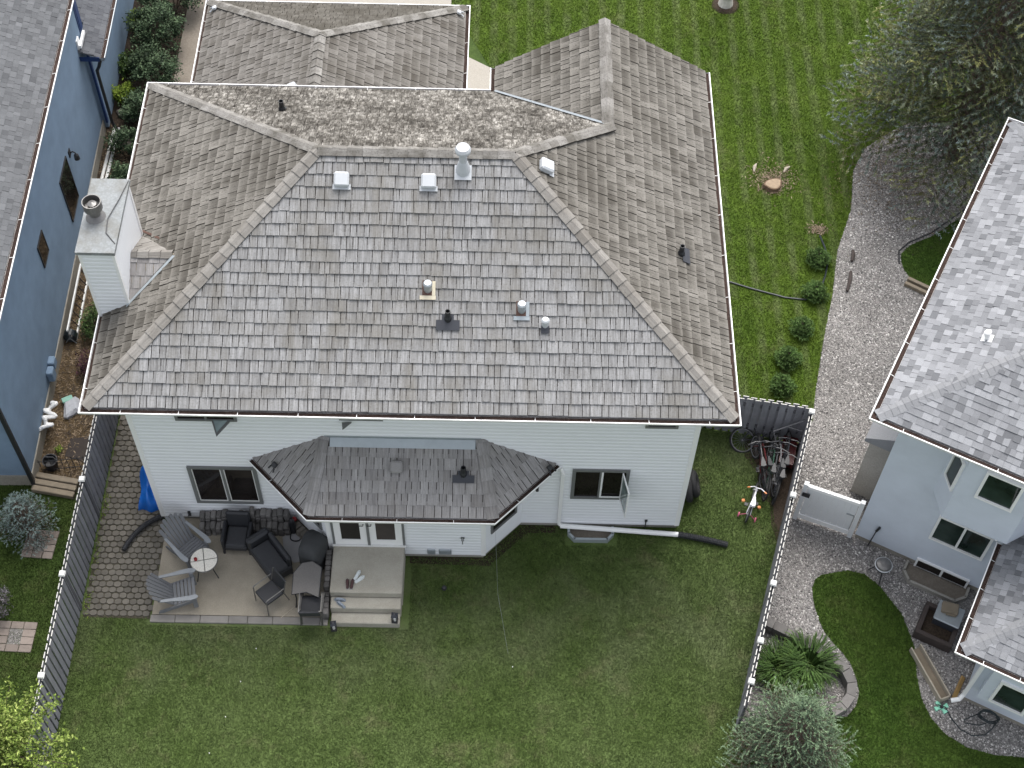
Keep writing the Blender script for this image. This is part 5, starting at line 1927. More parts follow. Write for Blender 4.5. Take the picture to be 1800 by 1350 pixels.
# ------------------------------------------------------------ bicycles by the fence
def bicycle(loc, rz, lean, label, frame='bike_dark', wr=.31, wb=1.0, saddle='black', tyre='rubber', rim='silver', bar='bike_dark', kid=False, flat=False, grips='black'):
    t = empty('bicycle', loc, rz, label, 'bicycle', None, lean)
    k = wr / .31
    def wheel(x):
        mb = MB()
        mb.tube([(x + wr * math.cos(a), 0, wr + wr * math.sin(a)) for a in [2 * math.pi * j / 26 for j in range(26)]], .022 * max(.8, k), 6, closed=True)
        w = mb.build('wheel', M[tyre], t)
        mb = MB()
        rr = wr - .03
        mb.tube([(x + rr * math.cos(a), 0, wr + rr * math.sin(a)) for a in [2 * math.pi * j / 26 for j in range(26)]], .011, 5, closed=True)
        for j in range(9):
            a = j * math.pi / 9
            mb.tube([(x - rr * math.cos(a), 0, wr - rr * math.sin(a)), (x + rr * math.cos(a), 0, wr + rr * math.sin(a))], .0028, 4, cap=False)
        mb.tube([(x, -.05, wr), (x, .05, wr)], .02, 8)
        mb.build('rim', M[rim], w)
    wheel(-wb / 2); wheel(wb / 2)
    bb_ = (-.06 * k, 0, wr * .92); st = (-.20 * k, 0, wr + .34 * k); hd0 = (wb / 2 - .17 * k, 0, wr + .40 * k); hd1 = (wb / 2 - .13 * k, 0, wr + .26 * k)
    ra, fa = (-wb / 2, 0, wr), (wb / 2, 0, wr)
    mb = MB()
    r_ = .018 if not kid else .02
    for a, b in ((bb_, st), (st, hd0), (bb_, hd1), (hd0, hd1)): mb.tube([a, b], r_, 7)
    for s in (-.05, .05):
        mb.tube([(bb_[0], s * .4, bb_[2]), (ra[0], s, ra[2])], .010, 5)
        mb.tube([(st[0], s * .4, st[2] - .03), (ra[0], s, ra[2])], .009, 5)
    mb.build('frame', M[frame], t)
    mb = MB()
    for s in (-.05, .05): mb.tube([(hd1[0], s * .6, hd1[2]), (fa[0], s, fa[2])], .012, 6)
    mb.build('fork', M[frame], t)
    hb = (hd0[0] - .03, 0, hd0[2] + .13 * k)
    mb = MB()
    wbar = .28 * max(.75, k)
    mb.tube([hd0, hb], .013, 6)
    mb.tube([(hb[0] - .07, -wbar, hb[2] + .03), (hb[0], -wbar * .4, hb[2] + .02), hb, (hb[0], wbar * .4, hb[2] + .02), (hb[0] - .07, wbar, hb[2] + .03)], .012, 6)
    h_ = mb.build('handlebar', M[bar], t)
    for s in (-1, 1):
        mb = MB(); mb.tube([(hb[0] - .055, s * wbar * .82, hb[2] + .027), (hb[0] - .085, s * wbar * 1.1, hb[2] + .032)], .019, 7); mb.build('grip', M[grips], h_)
    mb = MB()
    sz = st[2] + .12 * k
    out = [(-.14, -.07), (-.02, -.055), (.12, -.02), (.14, 0), (.12, .02), (-.02, .055), (-.14, .07), (-.16, 0)]
    mb.prism([(st[0] - .02 + x, y_) for x, y_ in out], sz, sz + .045, 0, True, .12)
    mb.tube([st, (st[0] - .02, 0, sz)], .013, 6)
    mb.build('saddle', M[saddle], t)
    mb = MB()
    mb.lathe([(.075 * k, -.005), (.075 * k, .005)], 14, 0, Matrix.Translation((bb_[0], -.055, bb_[2])) @ Matrix.Rotation(R(90), 4, 'X'))
    mb.tube([(bb_[0], -.075, bb_[2]), (bb_[0], .075, bb_[2])], .014, 6)
    mb.tube([(bb_[0], -.07, bb_[2]), (bb_[0] + .13 * k, -.08, bb_[2] - .05)], .01, 5)
    mb.tube([(bb_[0], .07, bb_[2]), (bb_[0] - .13 * k, .08, bb_[2] + .05)], .01, 5)
    for s, dx, dz in ((-1, .13, -.05), (1, -.13, .05)):
        mb.box((bb_[0] + dx * k - .04, s * .115 - .04, bb_[2] + dz - .012), (bb_[0] + dx * k + .04, s * .115 + .04, bb_[2] + dz + .012))
    mb.build('crank', M['black'], t)
    if kid:
        for s in (-1, 1):
            mb = MB()
            mb.lathe([(.055, -.014), (.062, 0), (.055, .014)], 12, 0, Matrix.Translation((-wb / 2, s * .20, .062)) @ Matrix.Rotation(R(90), 4, 'X'))
            mb.tube([(-wb / 2, s * .05, wr), (-wb / 2, s * .17, .08)], .01, 5)
            mb.build('training_wheel', M['pink'], t)
        for s in (-1, 1):
            mb = MB(); mb.lathe([(.0, -.03), (.038, -.02), (.046, 0), (.038, .02), (0, .03)], 10, 0, Matrix.Translation((bb_[0], s * .2, bb_[2] + s * .03))); mb.build('pedal', M['orange'], t)
    return t


bicycle((13.52, .62, 0), R(72), R(6), 'small white children bike with pink training wheels and orange grips on the grass', 'bike_white', .20, .68, 'bike_white', 'rubber', 'silver', 'bike_white', True, grips='orange')
bicycle((13.74, 1.62, 0), R(98), R(14), 'dark bike with a red frame at the left of the bike cluster', 'bike_red', .28, .92, rim='bike_grey')
bicycle((13.94, 1.44, 0), R(80), R(8), 'dark green mountain bike in the cluster at the fence', 'bike_green', .31, 1.0)
bicycle((14.10, 1.56, 0), R(86), R(10), 'grey framed bike in the middle of the cluster at the fence', 'bike_grey', .32, 1.02)
bicycle((14.28, 1.66, 0), R(76), R(8), 'black bike leaning against the long fence under the post cap', 'bike_dark', .32, 1.02)
bicycle((13.98, 2.15, .0), R(8), R(-62), 'dark bike lying on its side behind the cluster at the fence corner', 'bike_dark', .30, .96, rim='bike_grey')
bicycle((13.88, 1.60, 0), R(92), R(-8), 'black bike squeezed between the red bike and the green mountain bike', 'bike_dark', .30, .98, rim='bike_dark')
bicycle((14.22, 1.30, 0), R(74), R(4), 'dark bike tilted over the wheels in front of the leaning black bike', 'bike_dark', .30, .96, rim='bike_dark')
mb = MB()                                                   # red wagon tub behind the bikes
wg = empty('wagon', (14.50, 1.98, 0), R(75), 'dark red toy wagon wedged between the bikes and the fence corner', 'wagon')
mb.box((-.38, -.17, .16), (.38, .17, .18)); mb.box((-.38, -.17, .18), (.38, -.155, .32)); mb.box((-.38, .155, .18), (.38, .17, .32)); mb.box((-.38, -.154, .18), (-.365, .154, .32)); mb.box((.365, -.154, .18), (.38, .154, .32))
mb.build('tub', M['bike_red'], wg)
for (x, y_) in ((-.26, -.2), (.26, -.2), (-.26, .2), (.26, .2)):
    mb = MB(); mb.lathe([(.08, -.02), (.09, 0), (.08, .02)], 12, 0, Matrix.Translation((x, y_, .09)) @ Matrix.Rotation(R(90), 4, 'X')); mb.build('wheel', M['rubber'], wg)
mb = MB(); mb.tube([(.38, 0, .2), (.62, 0, .55), (.64, -.06, .58), (.64, .06, .58)], .01, 6); mb.build('handle', M['black'], wg)
mb = MB()
mb.tube([(14.10, 2.22, .75), (14.78, 2.34, 1.05)], .016, 6); mb.tube([(14.10, 2.22, .75), (14.25, 1.95, .3)], .014, 6); mb.tube([(14.4, 2.27, .88), (14.75, 2.2, .8)], .012, 6)
tag(mb.build('trailer_bar', M['bike_grey']), 'pale grey tow bar propped across the fence corner above the bikes', 'bar')

# ------------------------------------------------------------ tyres, tarp, pipes, window wells round the white house
ty = [(12.06, .86, .0, 80), (12.10, 1.14, 0, 76), (12.20, 1.0, 0, 72)]
for i, (x, y_, z, tl) in enumerate(ty):
    mb = MB()
    mb.tube([(.24 * math.cos(a), .24 * math.sin(a), 0) for a in [2 * math.pi * j / 28 for j in range(28)]], .085, 10, closed=True)
    o = mb.build('car_tyre', M['rubber'], None, True)
    o.location = (x + .02, y_, .33)
    o.rotation_euler = (0, R(tl), 0)
    tag(o, ('nearest', 'farthest', 'outermost')[i] + ' black tyre leaning on the right side wall of the white house', 'tyre', 'tyres by the side wall')

mb = MB()                                                   # crumpled blue tarp over a heap
nx, ny = 14, 26
def th_(u, v):
    e = math.sin(math.pi * min(1, max(0, u))) ** .6 * math.sin(math.pi * v) ** .45
    return .02 + .55 * e * (.75 + .25 * math.sin(9 * v + 3 * u)) + .05 * math.sin(17 * u + 5 * v) * e
grid = []
for i in range(nx + 1):
    for j in range(ny + 1):
        u, v = i / nx, j / ny
        x = -.60 + .58 * u + .05 * math.sin(7 * v) * (1 - u)
        y_ = .18 + 1.25 * v + .04 * math.sin(9 * u)
        grid.append((x, y_, th_(.5 + u * .5 if False else .15 + .75 * u, v)))
mb.poly(grid, [(i * (ny + 1) + j, (i + 1) * (ny + 1) + j, (i + 1) * (ny + 1) + j + 1, i * (ny + 1) + j + 1) for i in range(nx) for j in range(ny)])
tag(mb.build('tarp', M['tarp'], None, True), 'bright blue crumpled tarp against the left side wall of the white house', 'tarp')
mb = MB()
pts = []
for i in range(60):
    s = i / 59
    bx_ = [(.02, .02), (-.34, -.12), (-.62, -.42), (-.76, -.88)]
    a_, b_, c_, d_ = bx_
    w0, w1, w2_, w3_ = (1 - s) ** 3, 3 * s * (1 - s) ** 2, 3 * s * s * (1 - s), s ** 3
    pts.append((a_[0] * w0 + b_[0] * w1 + c_[0] * w2_ + d_[0] * w3_, a_[1] * w0 + b_[1] * w1 + c_[1] * w2_ + d_[1] * w3_, .10))
mb.tube(pts, [(.062 if i % 2 else .052) for i in range(60)], 9)
tag(mb.build('drain_pipe', M['black']), 'black corrugated drain pipe curving from the house corner over the pavers', 'pipe')


def well(parent_loc, rz, w, d, label, mat, h=.16, drop=0):
    t = empty('window_well', parent_loc, rz, label, 'window well')
    out = [(-w / 2, 0), (-w / 2, -d * .55), (-w / 2 + d * .4, -d), (w / 2 - d * .4, -d), (w / 2, -d * .55), (w / 2, 0)]
    mb = MB()
    k = len(out)
    for (a, b) in zip(out[:-1], out[1:]):
        n_ = Vector((b[1] - a[1], -(b[0] - a[0]))).normalized() * .055
        mb.poly([(a[0], a[1], 0), (b[0], b[1], 0), (b[0], b[1], h), (a[0], a[1], h), (a[0] - n_.x, a[1] - n_.y, 0), (b[0] - n_.x, b[1] - n_.y, 0), (b[0] - n_.x, b[1] - n_.y, h), (a[0] - n_.x, a[1] - n_.y, h)],
                [(0, 1, 2, 3), (5, 4, 7, 6), (3, 2, 6, 7)])
    mb.build('rim', M[mat], t)
    mb = MB(); mb.prism([(x * .97, y_ * .95) for x, y_ in out], .012, .02); mb.build('bottom', M['walkpath'], t)
    return t


well((9.80, -.06, 0), 0, 1.06, .36, 'galvanised window well in the lawn below the white downspout pipe', 'flash', .14)
ax_ = Vector((math.cos(th), math.sin(th)))
ay_ = Vector((-math.sin(th), math.cos(th)))
def rl(x, y_, z=0): return (15.85 + ax_.x * x + ay_.x * y_, -.16 + ax_.y * x + ay_.y * y_, z)
well(rl(2.02, -.03), th, 1.50, .50, 'pale rimmed window well in the gravel below the grey house', 'found', .12)

# ------------------------------------------------------------ right yard: retaining wall, fire bowl, boxes, ramp, hose
rw = empty('retaining_wall', (14.6, -3.3, 0), 0, 'curved low wall of dark grey blocks around the gravel planting bed', 'retaining wall')
path = [(13.50, -2.40), (13.84, -2.58), (14.13, -2.74), (14.44, -2.93), (14.74, -3.12), (15.02, -3.33), (15.24, -3.62), (15.32, -3.93), (15.22, -4.22), (15.02, -4.42), (14.78, -4.55)]
dense = []
for i in range(len(path) - 1):
    for q in range(10):
        s = q / 10
        p0 = path[max(0, i - 1)]; p1 = path[i]; p2 = path[i + 1]; p3 = path[min(len(path) - 1, i + 2)]
        f_ = lambda k_: .5 * (2 * p1[k_] + (p2[k_] - p0[k_]) * s + (2 * p0[k_] - 5 * p1[k_] + 4 * p2[k_] - p3[k_]) * s * s + (3 * p1[k_] - p0[k_] - 3 * p2[k_] + p3[k_]) * s ** 3)
        dense.append(Vector((f_(0), f_(1))))
cum = [0]
for a, b in zip(dense[:-1], dense[1:]): cum.append(cum[-1] + (b - a).length)
def at_s(s):
    for i in range(len(cum) - 1):
        if cum[i + 1] >= s:
            f_ = (s - cum[i]) / (cum[i + 1] - cum[i])
            return dense[i].lerp(dense[i + 1], f_), (dense[i + 1] - dense[i]).normalized()
    return dense[-1], (dense[-1] - dense[-2]).normalized()
s = 0
bl = .30
while s < cum[-1] - .1:
    p, d = at_s(s + bl / 2)
    ends = []
    for e_ in (s + .004, s + bl - .004):
        p, d = at_s(e_)
        n_ = Vector((d.y, -d.x))
        ends.append((p - Vector((14.6, -3.3)), n_))
    for z0_, z1_, off in ((.01, .17, .008), (.172, .34, 0)):
        mb = MB()
        (pa, na), (pb, nb_) = ends
        h_ = .105 - off
        mb.prism([pa + na * h_, pb + nb_ * h_, pb - nb_ * h_, pa - na * h_], z0_, z1_ + rnd.uniform(-.006, .006), 0, True, .02)
        mb.a = [rnd.random()] * len(mb.f)
        mb.build('block', M['stone'], rw)
    s += bl

fb = empty('fire_bowl', rl(.84, -.66), 0, 'small round covered fire bowl on legs against the grey house wall', 'fire bowl')
mb = MB(); mb.lathe([(.02, .28), (.10, .32), (.17, .44), (.185, .52)], 20); mb.build('bowl', M['black'], fb)
mb = MB(); mb.lathe([(.193, .515), (.20, .54), (.188, .55)], 20); mb.build('rim', M['metal_white'], fb)
mb = MB(); mb.lathe([(.182, .551), (.16, .59), (.09, .62), (.0, .63)], 20); mb.build('lid', M['flue'], fb)
for q in range(3):
    a = q * 2.094 + .4
    mb = MB(); mb.tube([(.12 * math.cos(a), .12 * math.sin(a), .36), (.26 * math.cos(a), .26 * math.sin(a), 0)], .014, 6); mb.build('leg', M['black'], fb)
mb = MB()
mb.tube([rl(.36, -.06, .02), rl(.40, -.06, .75)], .014, 6); mb.tube([rl(.40, -.06, .75), rl(.44, -.05, .92)], .03, 8)
tag(mb.build('garden_tool', M['black']), 'black long handled tool leaning on the grey house wall beside the gate', 'tool')

pl = empty('planter_box', rl(2.42, -1.32), th, 'dark timber planter frame holding a grey lid beside the lower roof', 'planter')
for lo, hi in (((-.42, -.42, 0), (.42, -.32, .30)), ((-.42, .32, 0), (.42, .42, .30)), ((-.42, -.319, 0), (-.32, .319, .30)), ((.32, -.319, 0), (.42, .319, .30))):
    mb = MB(); mb.box(lo, hi, bev=.008); mb.build('board', M['wood_dark'], pl)
mb = MB(); mb.box((-.319, -.319, .01), (.319, .319, .16)); mb.build('soil', M['soil'], pl)
bx = empty('storage_chest', rl(2.52, -1.10), th, 'grey lidded chest standing inside the dark timber planter frame', 'chest')
mb = MB(); mb.box((-.26, -.20, .16), (.28, .26, .42), bev=.02); mb.build('body', M['black_flash'], bx)
mb = MB(); mb.box((-.28, -.22, .421), (.30, .28, .46), bev=.015); mb.build('lid', M['metal_grey'], bx)
o = MB(); o.box((-.16, -.12, 0), (.20, .14, .10), bev=.02); o.box((-.05, -.16, .02), (.16, -.121, .05))
o = o.build('cardboard_box', M['wood']); o.location = rl(2.48, -.98, .46); o.rotation_euler = (0, 0, th + .2); tag(o, 'brown box lying on the grey lidded chest', 'box')
rp = empty('wooden_ramp', rl(2.62, -2.42), math.atan2(-4.06 + 2.94, 17.39 - 16.95), 'narrow wooden trough with pale sides lying on the gravel by the lower roof', 'trough')
mb = MB(); mb.box((-.62, -.10, .02), (.62, .10, .06)); mb.build('floor_board', M['wood'], rp)
for s in (-1, 1):
    y0, y1 = sorted((s * .101, s * .135))
    mb = MB(); mb.box((-.64, y0, .01), (.64, y1, .20), bev=.005); mb.build('side_board', M['wood_pale'], rp)
mb = MB(); mb.box((.62, -.10, .02), (.65, .10, .18)); mb.build('end_board', M['wood_pale'], rp)
mb = MB(); mb.box((-.30, -.05, 0), (.30, .05, .04), bev=.01)
o = mb.build('loose_board', M['copper']); o.location = rl(3.28, -2.42, .02); o.rotation_euler = (R(25), 0, math.radians(60)); tag(o, 'short tan board leaning at the corner of the grey house by the downspout', 'board')
sp_ = empty('sprinkler', rl(3.10, -3.02), R(-20), 'mint green plastic lawn sprinkler on the gravel', 'sprinkler')
mb = MB()
mb.box((-.13, -.03, .01), (.13, .03, .04), 0, Matrix.Rotation(R(38), 4, 'Z')); mb.box((-.13, -.03, .012), (.13, .03, .042), 0, Matrix.Rotation(R(-38), 4, 'Z'))
for a in (38, -38, 142, 218): mb.box((.10, -.045, .008), (.15, .045, .05), 0, Matrix.Rotation(R(a), 4, 'Z'))
mb.build('base', M['mint'], sp_)
mb = MB(); mb.lathe([(.04, .04), (.035, .09), (.02, .11)], 10); mb.tube([(-.09, 0, .10), (.09, 0, .10)], .012, 6); mb.build('arm', M['black'], sp_)
mb = MB()
pts = []
for i in range(130):
    a = i * .19
    r_ = .20 + .02 * math.sin(i * .7) + .012 * math.sin(a * .31)
    pts.append(rl(4.02 + r_ * math.cos(a), -2.90 - .035 - .02 * math.sin(a * .21) - .02 * (i % 7) / 7, .42 + r_ * 1.15 * math.sin(a)))
mb.tube(pts, .014, 5)
hz_ = MB()
tail = [rl(3.20, -3.0, .03), rl(3.38, -3.16, .02), rl(3.62, -3.30, .02), rl(3.88, -3.32, .02), rl(4.12, -3.18, .03), rl(4.20, -3.02, .10), rl(4.22, -2.94, .30)]
mb.tube(tail, .014, 5)
loop = [rl(3.86, -2.92, .40), rl(3.70, -2.98, .08), rl(3.62, -3.06, .02), rl(3.66, -3.12, .02), rl(3.95, -3.02, .02), rl(4.1, -2.94, .2)]
mb.tube(loop, .013, 5)
tag(mb.build('garden_hose', M['hose']), 'dark coiled garden hose hanging on the grey house below the window', 'hose')

# lawn edging strip, log pieces, side hose, stump
mb = MB(); mb.tube([(18.0, 7.95, .03), (18.05, 8.38, .03), (18.36, 8.68, .03), (19.0, 9.02, .03), (20.0, 9.85, .03)], .02, 6)
tag(mb.build('lawn_edging', M['black']), 'black plastic edging strip round the corner lawn by the grey roof', 'edging')
for i, (A, B, r_) in enumerate((((16.83, 8.33), (16.76, 7.98), .055), ((16.69, 7.62), (16.52, 6.98), .05))):
    mb = MB()
    mb.tube([(A[0], A[1], .06), ((A[0] + B[0]) / 2 + .02, (A[1] + B[1]) / 2, .07), (B[0], B[1], .06)], [r_ * .8, r_, r_ * .7], 8)
    tag(mb.build('log', M['wood_dark']), ('short dark log on the gravel, the farther of two', 'longer dark log on the gravel, the nearer of two')[i], 'log')
tbx = empty('timber_step', (18.42, 7.12, 0), R(-32), 'grey timber step frame at the edge of the corner lawn', 'timber step')
for y_ in (-.12, .06):
    mb = MB(); mb.box((-.4, y_, .0), (.5, y_ + .10, .12), bev=.01); mb.build('board', M['wood'], tbx)
mb = MB()
hp = [(12.6, 7.35, .03), (13.53, 7.23, .03), (14.06, 7.03, .03), (14.91, 6.76, .03), (15.42, 6.70, .03), (15.81, 6.95, .03), (16.02, 7.5, .04), (16.16, 8.05, .03), (16.10, 8.5, .03), (16.02, 8.85, .03)]
hd_ = []
for i in range(len(hp) - 1):
    for q in range(5):
        s = q / 5
        hd_.append(tuple(hp[i][k] * (1 - s) + hp[i + 1][k] * s for k in range(3)))
hd_.append(hp[-1])
mb.tube(hd_, .024, 7)
tag(mb.build('soaker_hose', M['hose']), 'black hose running over the side lawn past the small shrubs', 'hose')

stp_ = empty('tree_stump', (14.93, 10.55, 0), R(20), 'cut tree stump with bark rim on the side lawn', 'stump')
mb = MB()
out = [(.24 * (1 + .10 * math.sin(3 * a) + .06 * math.sin(7 * a)) * math.cos(a), .19 * (1 + .1 * math.sin(3 * a)) * math.sin(a)) for a in [2 * math.pi * j / 22 for j in range(22)]]
mb.prism([(x * 1.15, y_ * 1.15) for x, y_ in out], 0, .14, 0, True, .12); mb.build('bark', M['stump_bark'], stp_)
mb = MB(); mb.prism([(x * .86, y_ * .86) for x, y_ in out], .13, .147); mb.build('cut_face', M['stump_top'], stp_)
for i, (x, y_, L, a) in enumerate(((14.50, 11.22, .30, 75), (15.36, 11.18, .28, 50))):
    mb = MB(); mb.tube([(-L / 2, 0, .03), (0, .02, .05), (L / 2, -.01, .03)], [.02, .05, .015], 7)
    o = mb.build('root_piece', M['wood_pale']); o.location = (x, y_, 0); o.rotation_euler = (0, 0, R(a)); tag(o, ('pale root piece left of the stump', 'pale root piece right of the stump')[i], 'root')
def chips(name, label, cx, cy, sx, sy, n, mat):
    x = nrg.normal(cx, sx, n); y_ = nrg.normal(cy, sy, n); a = nrg.uniform(0, 6.28, n); L = nrg.uniform(.02, .06, n); w = nrg.uniform(.008, .02, n)
    t = np.empty((n, 3, 3), np.float32)
    z = nrg.uniform(.02, .055, n)
    t[:, 0] = np.stack([x - np.cos(a) * L, y_ - np.sin(a) * L, z], 1)
    t[:, 1] = np.stack([x + np.cos(a) * L, y_ + np.sin(a) * L, z + .01], 1)
    t[:, 2] = np.stack([x - np.sin(a) * w, y_ + np.cos(a) * w, z + .015], 1)
    tag(tri_mesh(name, t, mat, a=nrg.uniform(0, 1, n)), label, 'wood chips', None, 'stuff')
M['chips'] = gravel_mat('stump_chips', [(0, (.09, .06, .04)), (.5, (.22, .16, .105)), (1, (.40, .32, .23))])
chips('wood_chips', 'pale wood chips scattered round the tree stump', 14.95, 10.78, .30, .28, 900, M['chips'])
chips('hose_mulch', 'patch of tan chips at the end of the side hose', 15.99, 9.05, .13, .09, 260, M['chips'])

tr = empty('birch_trunk', (14.15, 17.75, 0), 0, 'pale grey tree trunk rising from the front lawn at the top edge', 'tree')
mb = MB(); mb.tube([(0, 0, 0), (.01, .01, .25), (.02, .02, 1.2), (.04, .05, 3.2)], [.24, .17, .15, .12], 12); mb.build('trunk', M['birch'], tr)
mb = MB(); mb.lathe([(.42, .005), (.32, .03), (.2, .045)], 18); mb.build('soil_ring', M['soil'], tr)

# ------------------------------------------------------------ between the blue house and the fence
ld = empty('ladder', (-2.95, 6.0, 0), R(91), 'white ladder lying on its edge along the blue house', 'ladder')
for z, y_ in ((.03, -.07), (.40, .06)):
    mb = MB(); mb.box((-1.05, y_ - .02, z), (1.05, y_ + .02, z + .07)); mb.build('rail', M['white_dirty'], ld)
for i in range(8):
    x = -.9 + i * .26
    mb = MB(); mb.tube([(x, -.07, .09), (x, .06, .42)], .016, 6); mb.build('rung', M['wood_dark'], ld)
for i, (x, z) in enumerate(((-3.22, .05), (-3.10, .05))):
    mb = MB(); mb.tube([(0, -.95, .04), (0.01, .95, .04)], .045, 8)
    o = mb.build('white_pipe', M['white_dirty']); o.location = (x + .12, 11.2, .02); o.rotation_euler = (0, 0, R(-1)); tag(o, ('white pipe along the blue house, the one nearer the wall', 'white pipe along the blue house, the outer one')[i], 'pipe', 'pipes by the blue wall')
hr_ = empty('hose_reel', (-2.98, 5.0, 0), 0, 'dark hose reel on the ground beside the ladder at the blue wall', 'hose reel')
mb = MB()
for q in range(5): mb.tube([(.15 * math.cos(a), -.07 + q * .035, .19 + .15 * math.sin(a)) for a in [2 * math.pi * j / 16 for j in range(16)]], .02, 6, closed=True)
mb.build('coil', M['hose'], hr_)
mb = MB()
for s in (-.10, .10): mb.tube([(-.14, s, 0), (0, s, .22), (.14, s, 0)], .013, 6)
mb.tube([(0, -.12, .2), (0, .12, .2)], .02, 6)
mb.build('stand', M['metal_grey'], hr_)
mb = MB()
pts = []
for i in range(60):
    s = i / 59
    pts.append((-2.98 + .10 * math.sin(s * 17) + .05 * math.sin(s * 31), 2.82 - .75 * s, .46 + .05 * math.sin(s * 23)))
mb.tube(pts, [.046 + .006 * (i % 2) for i in range(60)], 8)
tag(mb.build('flexible_duct', M['white']), 'white coiled flexible duct piled against the blue wall', 'duct')
mb = MB()
mb.box((-.20, -.22, 0), (.20, .22, .16), bev=.07)
for i, v in enumerate(mb.v):
    mb.v[i] = (v[0] + .05 * math.sin(v[1] * 11), v[1] + .05 * math.sin(v[0] * 13 + 1), v[2] * (1 + .3 * math.sin(v[0] * 9 + v[1] * 7)))
bg_ = empty('soil_bag', (-2.62, 2.95, .01), R(28), 'grey white plastic bag of soil lying on the mulch by the blue house', 'bag')
mb.build('bag', M['bagm'], bg_)
mb = MB(); mb.box((-.14, .17, .10), (.12, .32, .13), bev=.01); mb.build('bag_top', M['bag_green'], bg_)
te = empty('timber_edging', (-2.60, .77, 0), R(-10), 'weathered timber edging between the blue house corner and the fence', 'timber edging')
for y_, z_ in ((-.16, .0), (.0, .02), (.16, .05)):
    mb = MB(); mb.box((-.50, y_ - .07, z_), (.52, y_ + .07, z_ + .14), bev=.012); mb.build('board', M['wood'], te)
pt = empty('plant_pot', (-2.78, 1.32, 0), 0, 'black bucket standing beside the iron railing', 'pot')
mb = MB(); mb.lathe([(.13, .0), (.17, .30), (.18, .32), (.155, .32), (.14, .12), (0, .10)], 18); mb.build('bucket', M['black'], pt)
mb = MB(); mb.tube([(-.17, 0, .31), (-.10, .02, .42), (.1, .02, .42), (.17, 0, .31)], .006, 5); mb.build('handle', M['silver'], pt)
ir = empty('iron_railing', (-2.55, 1.22, 0), R(8), 'low black iron railing panel standing on the mulch by the fence', 'railing')
for z in (.12, .48):
    mb = MB(); mb.tube([(-.45, 0, z), (.85, 0, z)], .010, 5); mb.build('rail', M['black'], ir)
for i in range(11):
    x = -.42 + i * .125
    mb = MB(); mb.tube([(x, 0, 0), (x, 0, .56)], .009, 5); mb.build('bar', M['black'], ir)
mb = MB()
mb.prism([(-2.55, 1.62), (-2.0, 1.45), (-1.75, 1.55), (-1.62, 2.1), (-1.8, 2.3), (-2.15, 2.15), (-2.5, 2.1)], .012, .03)
tag(mb.build('brown_mat', M['mat_brown']), 'dark brown doormat lying on the mulch behind the railing', 'mat')
mb = MB(); mb.box((-.22, -.16, 0), (.22, .16, .05), bev=.02); mb.box((-.2, .161, .0), (.2, .2, .1)); mb.box((-.2, -.2, 0), (.2, -.161, .1))
o = mb.build('splash_block', M['wood_dark']); o.location = (-2.70, 11.7, .01); o.rotation_euler = (0, 0, R(-12)); tag(o, 'dark splash block under the black downspout of the blue house', 'splash block')
for i, (x, y_, r_) in enumerate(((-2.95, 12.75, .17), (-2.62, 12.62, .20))):
    mb = MB()
    mb.lathe([(.7, 0), (1.0, .25), (.9, .55), (.5, .8), (.1, .88)], 9)
    mb.v = [(v[0] * r_ * (1 + .2 * math.sin(4 * v[1] + i)), v[1] * r_ * (1 + .2 * math.cos(3 * v[0])), v[2] * r_) for v in mb.v]
    o = mb.build('boulder', M['stone_warm']); o.location = (x, y_, 0); tag(o, ('smaller pinkish boulder at the left of the shrub bed', 'larger pinkish boulder beside the dark soil')[i], 'boulder')


def tile_pad(loc, rz, w, d, label, inner=False):
    t = empty('tile_pad', loc, rz, label, 'tile pad')
    nx_, ny_ = 3, 4
    for i in range(nx_):
        for j in range(ny_):
            if inner and i == 1 and j in (1, 2): continue
            x0, y0 = -w / 2 + i * w / nx_, -d / 2 + j * d / ny_
            mb = MB(); mb.box((x0 + .005, y0 + .005, 0), (x0 + w / nx_ - .005, y0 + d / ny_ - .005, .035 + rnd.uniform(-.004, .004)), bev=.008)
            mb.a = [rnd.random()] * len(mb.f)
            mb.build('tile', M['brick_tile'], t)
    if inner:
        mb = MB(); mb.box((-w / 6, -d / 4, 0), (w / 6, d / 4, .02)); mb.build('gravel_fill', M['gravel_base'], t)
    return t


tile_pad((-2.68, -.72, 0), R(-4), .72, .72, 'square of pinkish tiles under the small silver spruce', True)
tile_pad((-2.80, -3.0, 0), R(-2), .86, .72, 'square of pinkish tiles near the lower left corner by the fence', True)
mb = MB()                                                   # kids ball and sprinkler heads on the lawn
mb.lathe([(.01, 0), (.05, .02), (.06, .06), (.045, .10), (.01, .115)], 12)
o = mb.build('ball', M['black']); o.location = (6.50, -1.66, .0); tag(o, 'small dark round object lying on the lawn in front of the bay', 'ball')
mb = MB()
mb.tube([(7.62, -1.55, 2.55), (7.70, -2.2, .9), (7.95, -3.2, .02)], .0022, 4)
tag(mb.build('thin_wire', M['metal_grey']), 'thin wire running from the bay eave down to the lawn', 'wire')
for i, (x, y_) in enumerate(((8.05, -3.5), (2.47, -2.83 - .35), (2.22, -3.95), (1.99, -4.75), (1.75, -5.55))):
    mb = MB(); mb.lathe([(.011, 0), (.012, .03), (.006, .035)], 8)
    o = mb.build('lawn_marker', M['white_dirty']); o.location = (x, y_, 0); tag(o, 'tiny white lawn marker, ' + ('farthest right of all', 'nearest to the patio', 'second from the patio', 'third from the patio', 'farthest from the patio')[i], 'lawn marker', 'lawn markers')

